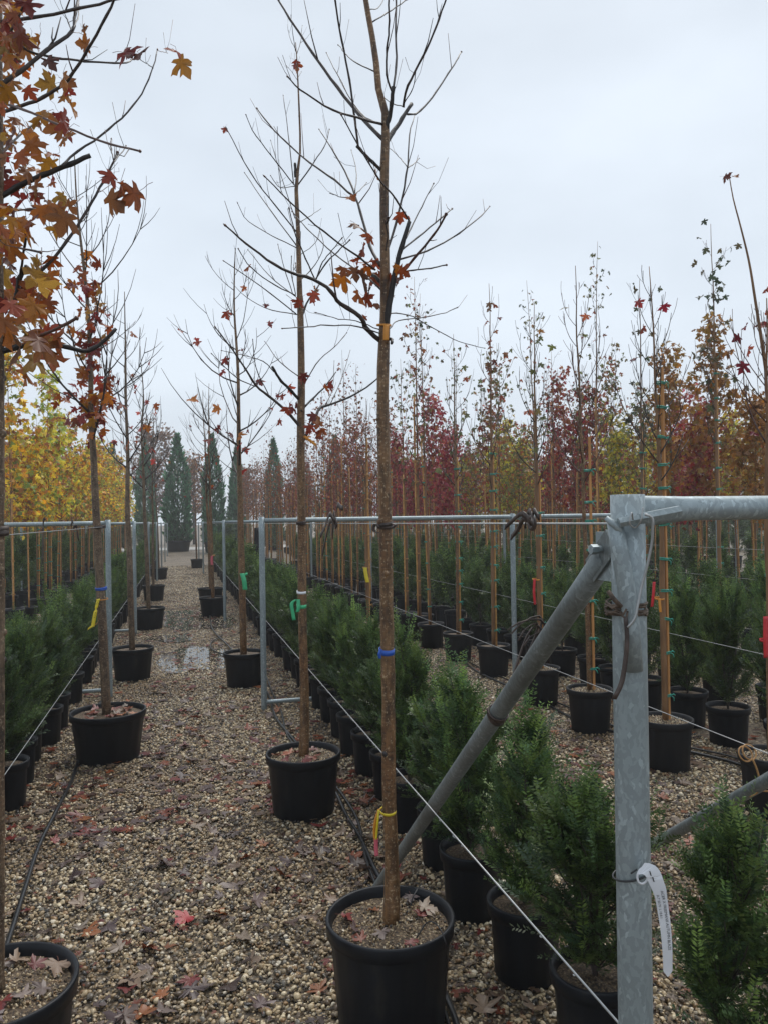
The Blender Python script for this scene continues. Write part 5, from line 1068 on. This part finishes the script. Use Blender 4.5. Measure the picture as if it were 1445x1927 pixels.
for k, (tv, tf) in enumerate(LEAF_S):      # torn scraps between the whole leaves
    ids = np.where(which == k)[0]; a = rg.uniform(0, 6.28, len(ids)); s = rg.uniform(.014, .045, len(ids)); t = tv.copy(); t[:, 2] *= .5; t[:, 0] *= .7
    rx = t[None, :, 0]*np.cos(a)[:, None]-t[None, :, 1]*np.sin(a)[:, None]; ry = t[None, :, 0]*np.sin(a)[:, None]+t[None, :, 1]*np.cos(a)[:, None]
    V = np.stack([rx, ry, np.broadcast_to(t[None, :, 2], rx.shape)], -1)*s[:, None, None]+pos[ids][:, None]
    lb.add(V.reshape(-1, 3), (tf[None]+(np.arange(len(ids))*len(t))[:, None, None]).reshape(-1, 3), 0, np.repeat(allc[rg.integers(0, len(allc), len(ids))]*.8, len(t), 0))
o = obj('leaf_litter', lb.mesh('leaf_litter', ['leaf'])); tag(o, 'scattered brown leaf litter further along the gravel', 'leaf litter', kind='stuff')

# ------------------------------------------------------------------ far conifers and trees
def cypress_mesh(seed, H, R):
    rg = np.random.default_rng(seed); n = 9000; u = rg.uniform(0, 1, n)**1.15; a = rg.uniform(0, 6.28, n)
    lob = 1+.13*np.sin(3*a+7*u+seed)+.1*np.sin(5*a-13*u)+.08*np.sin(19*u+2*a); prof = np.interp(u, [0, .05, .25, .55, .70, .80, .88, 1], [.86, .97, 1, .95, .72, .42, .2, .02])
    r = R*.88*prof*lob*np.sqrt(rg.uniform(.4, 1.12, n)); p = np.column_stack([r*np.cos(a), r*np.sin(a), u*H+.55])
    out = np.column_stack([np.cos(a), np.sin(a), rg.uniform(.6, 1.8, n)]); out += rg.normal(0, .3, (n, 3)); out /= np.linalg.norm(out, axis=1)[:, None]
    s = np.cross(out, rg.normal(0, 1, (n, 3))); s /= np.linalg.norm(s, axis=1)[:, None]; L = (rg.uniform(.12, .3, n)+.28*(rg.random(n) < .08))[:, None]*(1-.35*u[:, None]); w = L*.17
    V = np.stack([p, p+out*L*.55+s*w, p+out*L, p+out*L*.55-s*w], 1); c = np.array([.055, .155, .075])*rg.uniform(.3, 1.8, (n, 1))
    mb = MB(); mb.add(V.reshape(-1, 3), np.arange(4*n).reshape(-1, 4), 0, np.repeat(c, 4, 0)); return mb.mesh('crown', ['needle'], False)
CY = [cypress_mesh(i+3, 1.0*H, R) for i, (H, R) in enumerate(((6.1, .78), (5.6, .7), (5.8, .85)))]
pc = MB().lathe([(.001, .01), (.62, .01), (.72, .52), (.76, .52), (.76, .62), (.72, .62), (.70, .55), (.001, .55)], 28).mesh('pot', 'pot'); tk = MB(); tk.tube([(0, 0, .3), (0, 0, 3), (0, 0, 5.5)], [.06, .04, .01], 8); tk = tk.mesh('trunk', 'twig')
CP_ = [(336, 45.5, 0, 1.0, 'tall columnar cypress in a wide black tub closing the aisle'), (213, 46, 1, .98, 'slim blue green cypress beside the golden trees'), (275, 50, 2, 1.04, 'cypress standing before the brown tree at the far end'), (402, 42, 2, .98, 'cypress behind the pink ribboned maple'), (447, 48, 1, 1.0, 'cypress half hidden behind the third maple trunk'),
       (517, 44, 1, 1.02, 'pointed cypress past the galvanised post, before the second maple'), (632, 45, 0, 1.0, 'cypress showing between the two middle maples'), (742, 47, 2, .98, 'faint cypress just behind the tall middle maple')]
for (px, Y, k, s, lb) in CP_:
    r = ray(px, 985); p = CP+r*(Y/r[1]); t = thing('cypress_tree', lb, 'cypress', (p[0], p[1], 0.03 if 47 < Y < 52.2 else 0), rng.uniform(0, 6), 'cypresses at the far end'); t.scale = (s*(.92 if px == 336 else .68), s*(.92 if px == 336 else .68), s)
    obj('crown', CY[k], t); obj('pot', pc, t); obj('trunk', tk, t)
def far_round(nm, seed, H, R, cols, n, label, px, Y):
    rg = np.random.default_rng(seed); r = ray(px, 985); p = CP+r*(Y/r[1]); t = thing('deciduous_tree', label, 'tree', (p[0], p[1], 0))
    cur, an = grow(seed, H, H*.25, .12, 30, R*1.25, 30, 66, 5, 0, .05); mb = MB(); mb.tube(*cur[0], 8); obj('trunk', mb.mesh('trunk', 'twig'), t); cb = MB()
    for q, rr in cur[1:]: cb.tube(q, np.maximum(rr, .008), 4, 0, False)
    leafcloud(cb, rg, anchors(an, rg, n, .22), .16, cols, 1, False); obj('crown', cb.mesh('crown', ['twig', 'leaf']), t)
BR = [(.17, .085, .055), (.22, .11, .06), (.14, .075, .055), (.2, .13, .07)]
far_round('a', 5, 8.8, 3.0, BR, 3200, 'broad brown leaved tree hazy behind the far cypresses', 292, 62); far_round('b', 6, 6.6, 2.0, [(.3, .12, .05), (.25, .14, .06)], 1600, 'rounded orange brown tree beside the tall far cypress', 366, 60); far_round('c', 7, 7.0, 2.6, BR, 2200, 'hazy brown tree behind the slim cypress', 150, 66)
far_round('d', 8, 6.0, 2.4, BR, 2000, 'hazy brown tree behind the third maple', 470, 64); far_round('e', 9, 5.8, 2.4, BR, 2000, 'hazy brown tree behind the rusty staked rows', 580, 66)

# ------------------------------------------------------------------ damp autumn air
hz = MB(); hz.box((10, 36, 4.4), (34, 40, 5.4)); hm = bpy.data.materials.new('damp_air'); hm.use_nodes = True; hn = hm.node_tree.nodes; hn.clear()
ho_ = hn.new('ShaderNodeOutputMaterial'); pv = hn.new('ShaderNodeVolumePrincipled'); pv.inputs['Color'].default_value = (.93, .95, .98, 1); pv.inputs['Density'].default_value = .0021; pv.inputs['Anisotropy'].default_value = 0.0
hm.node_tree.links.new(pv.outputs[0], ho_.inputs['Volume']); M['haze'] = hm
o = obj('haze', hz.mesh('haze', 'haze', False)); tag(o, 'thin damp haze paling the far trees', 'haze', kind='stuff')
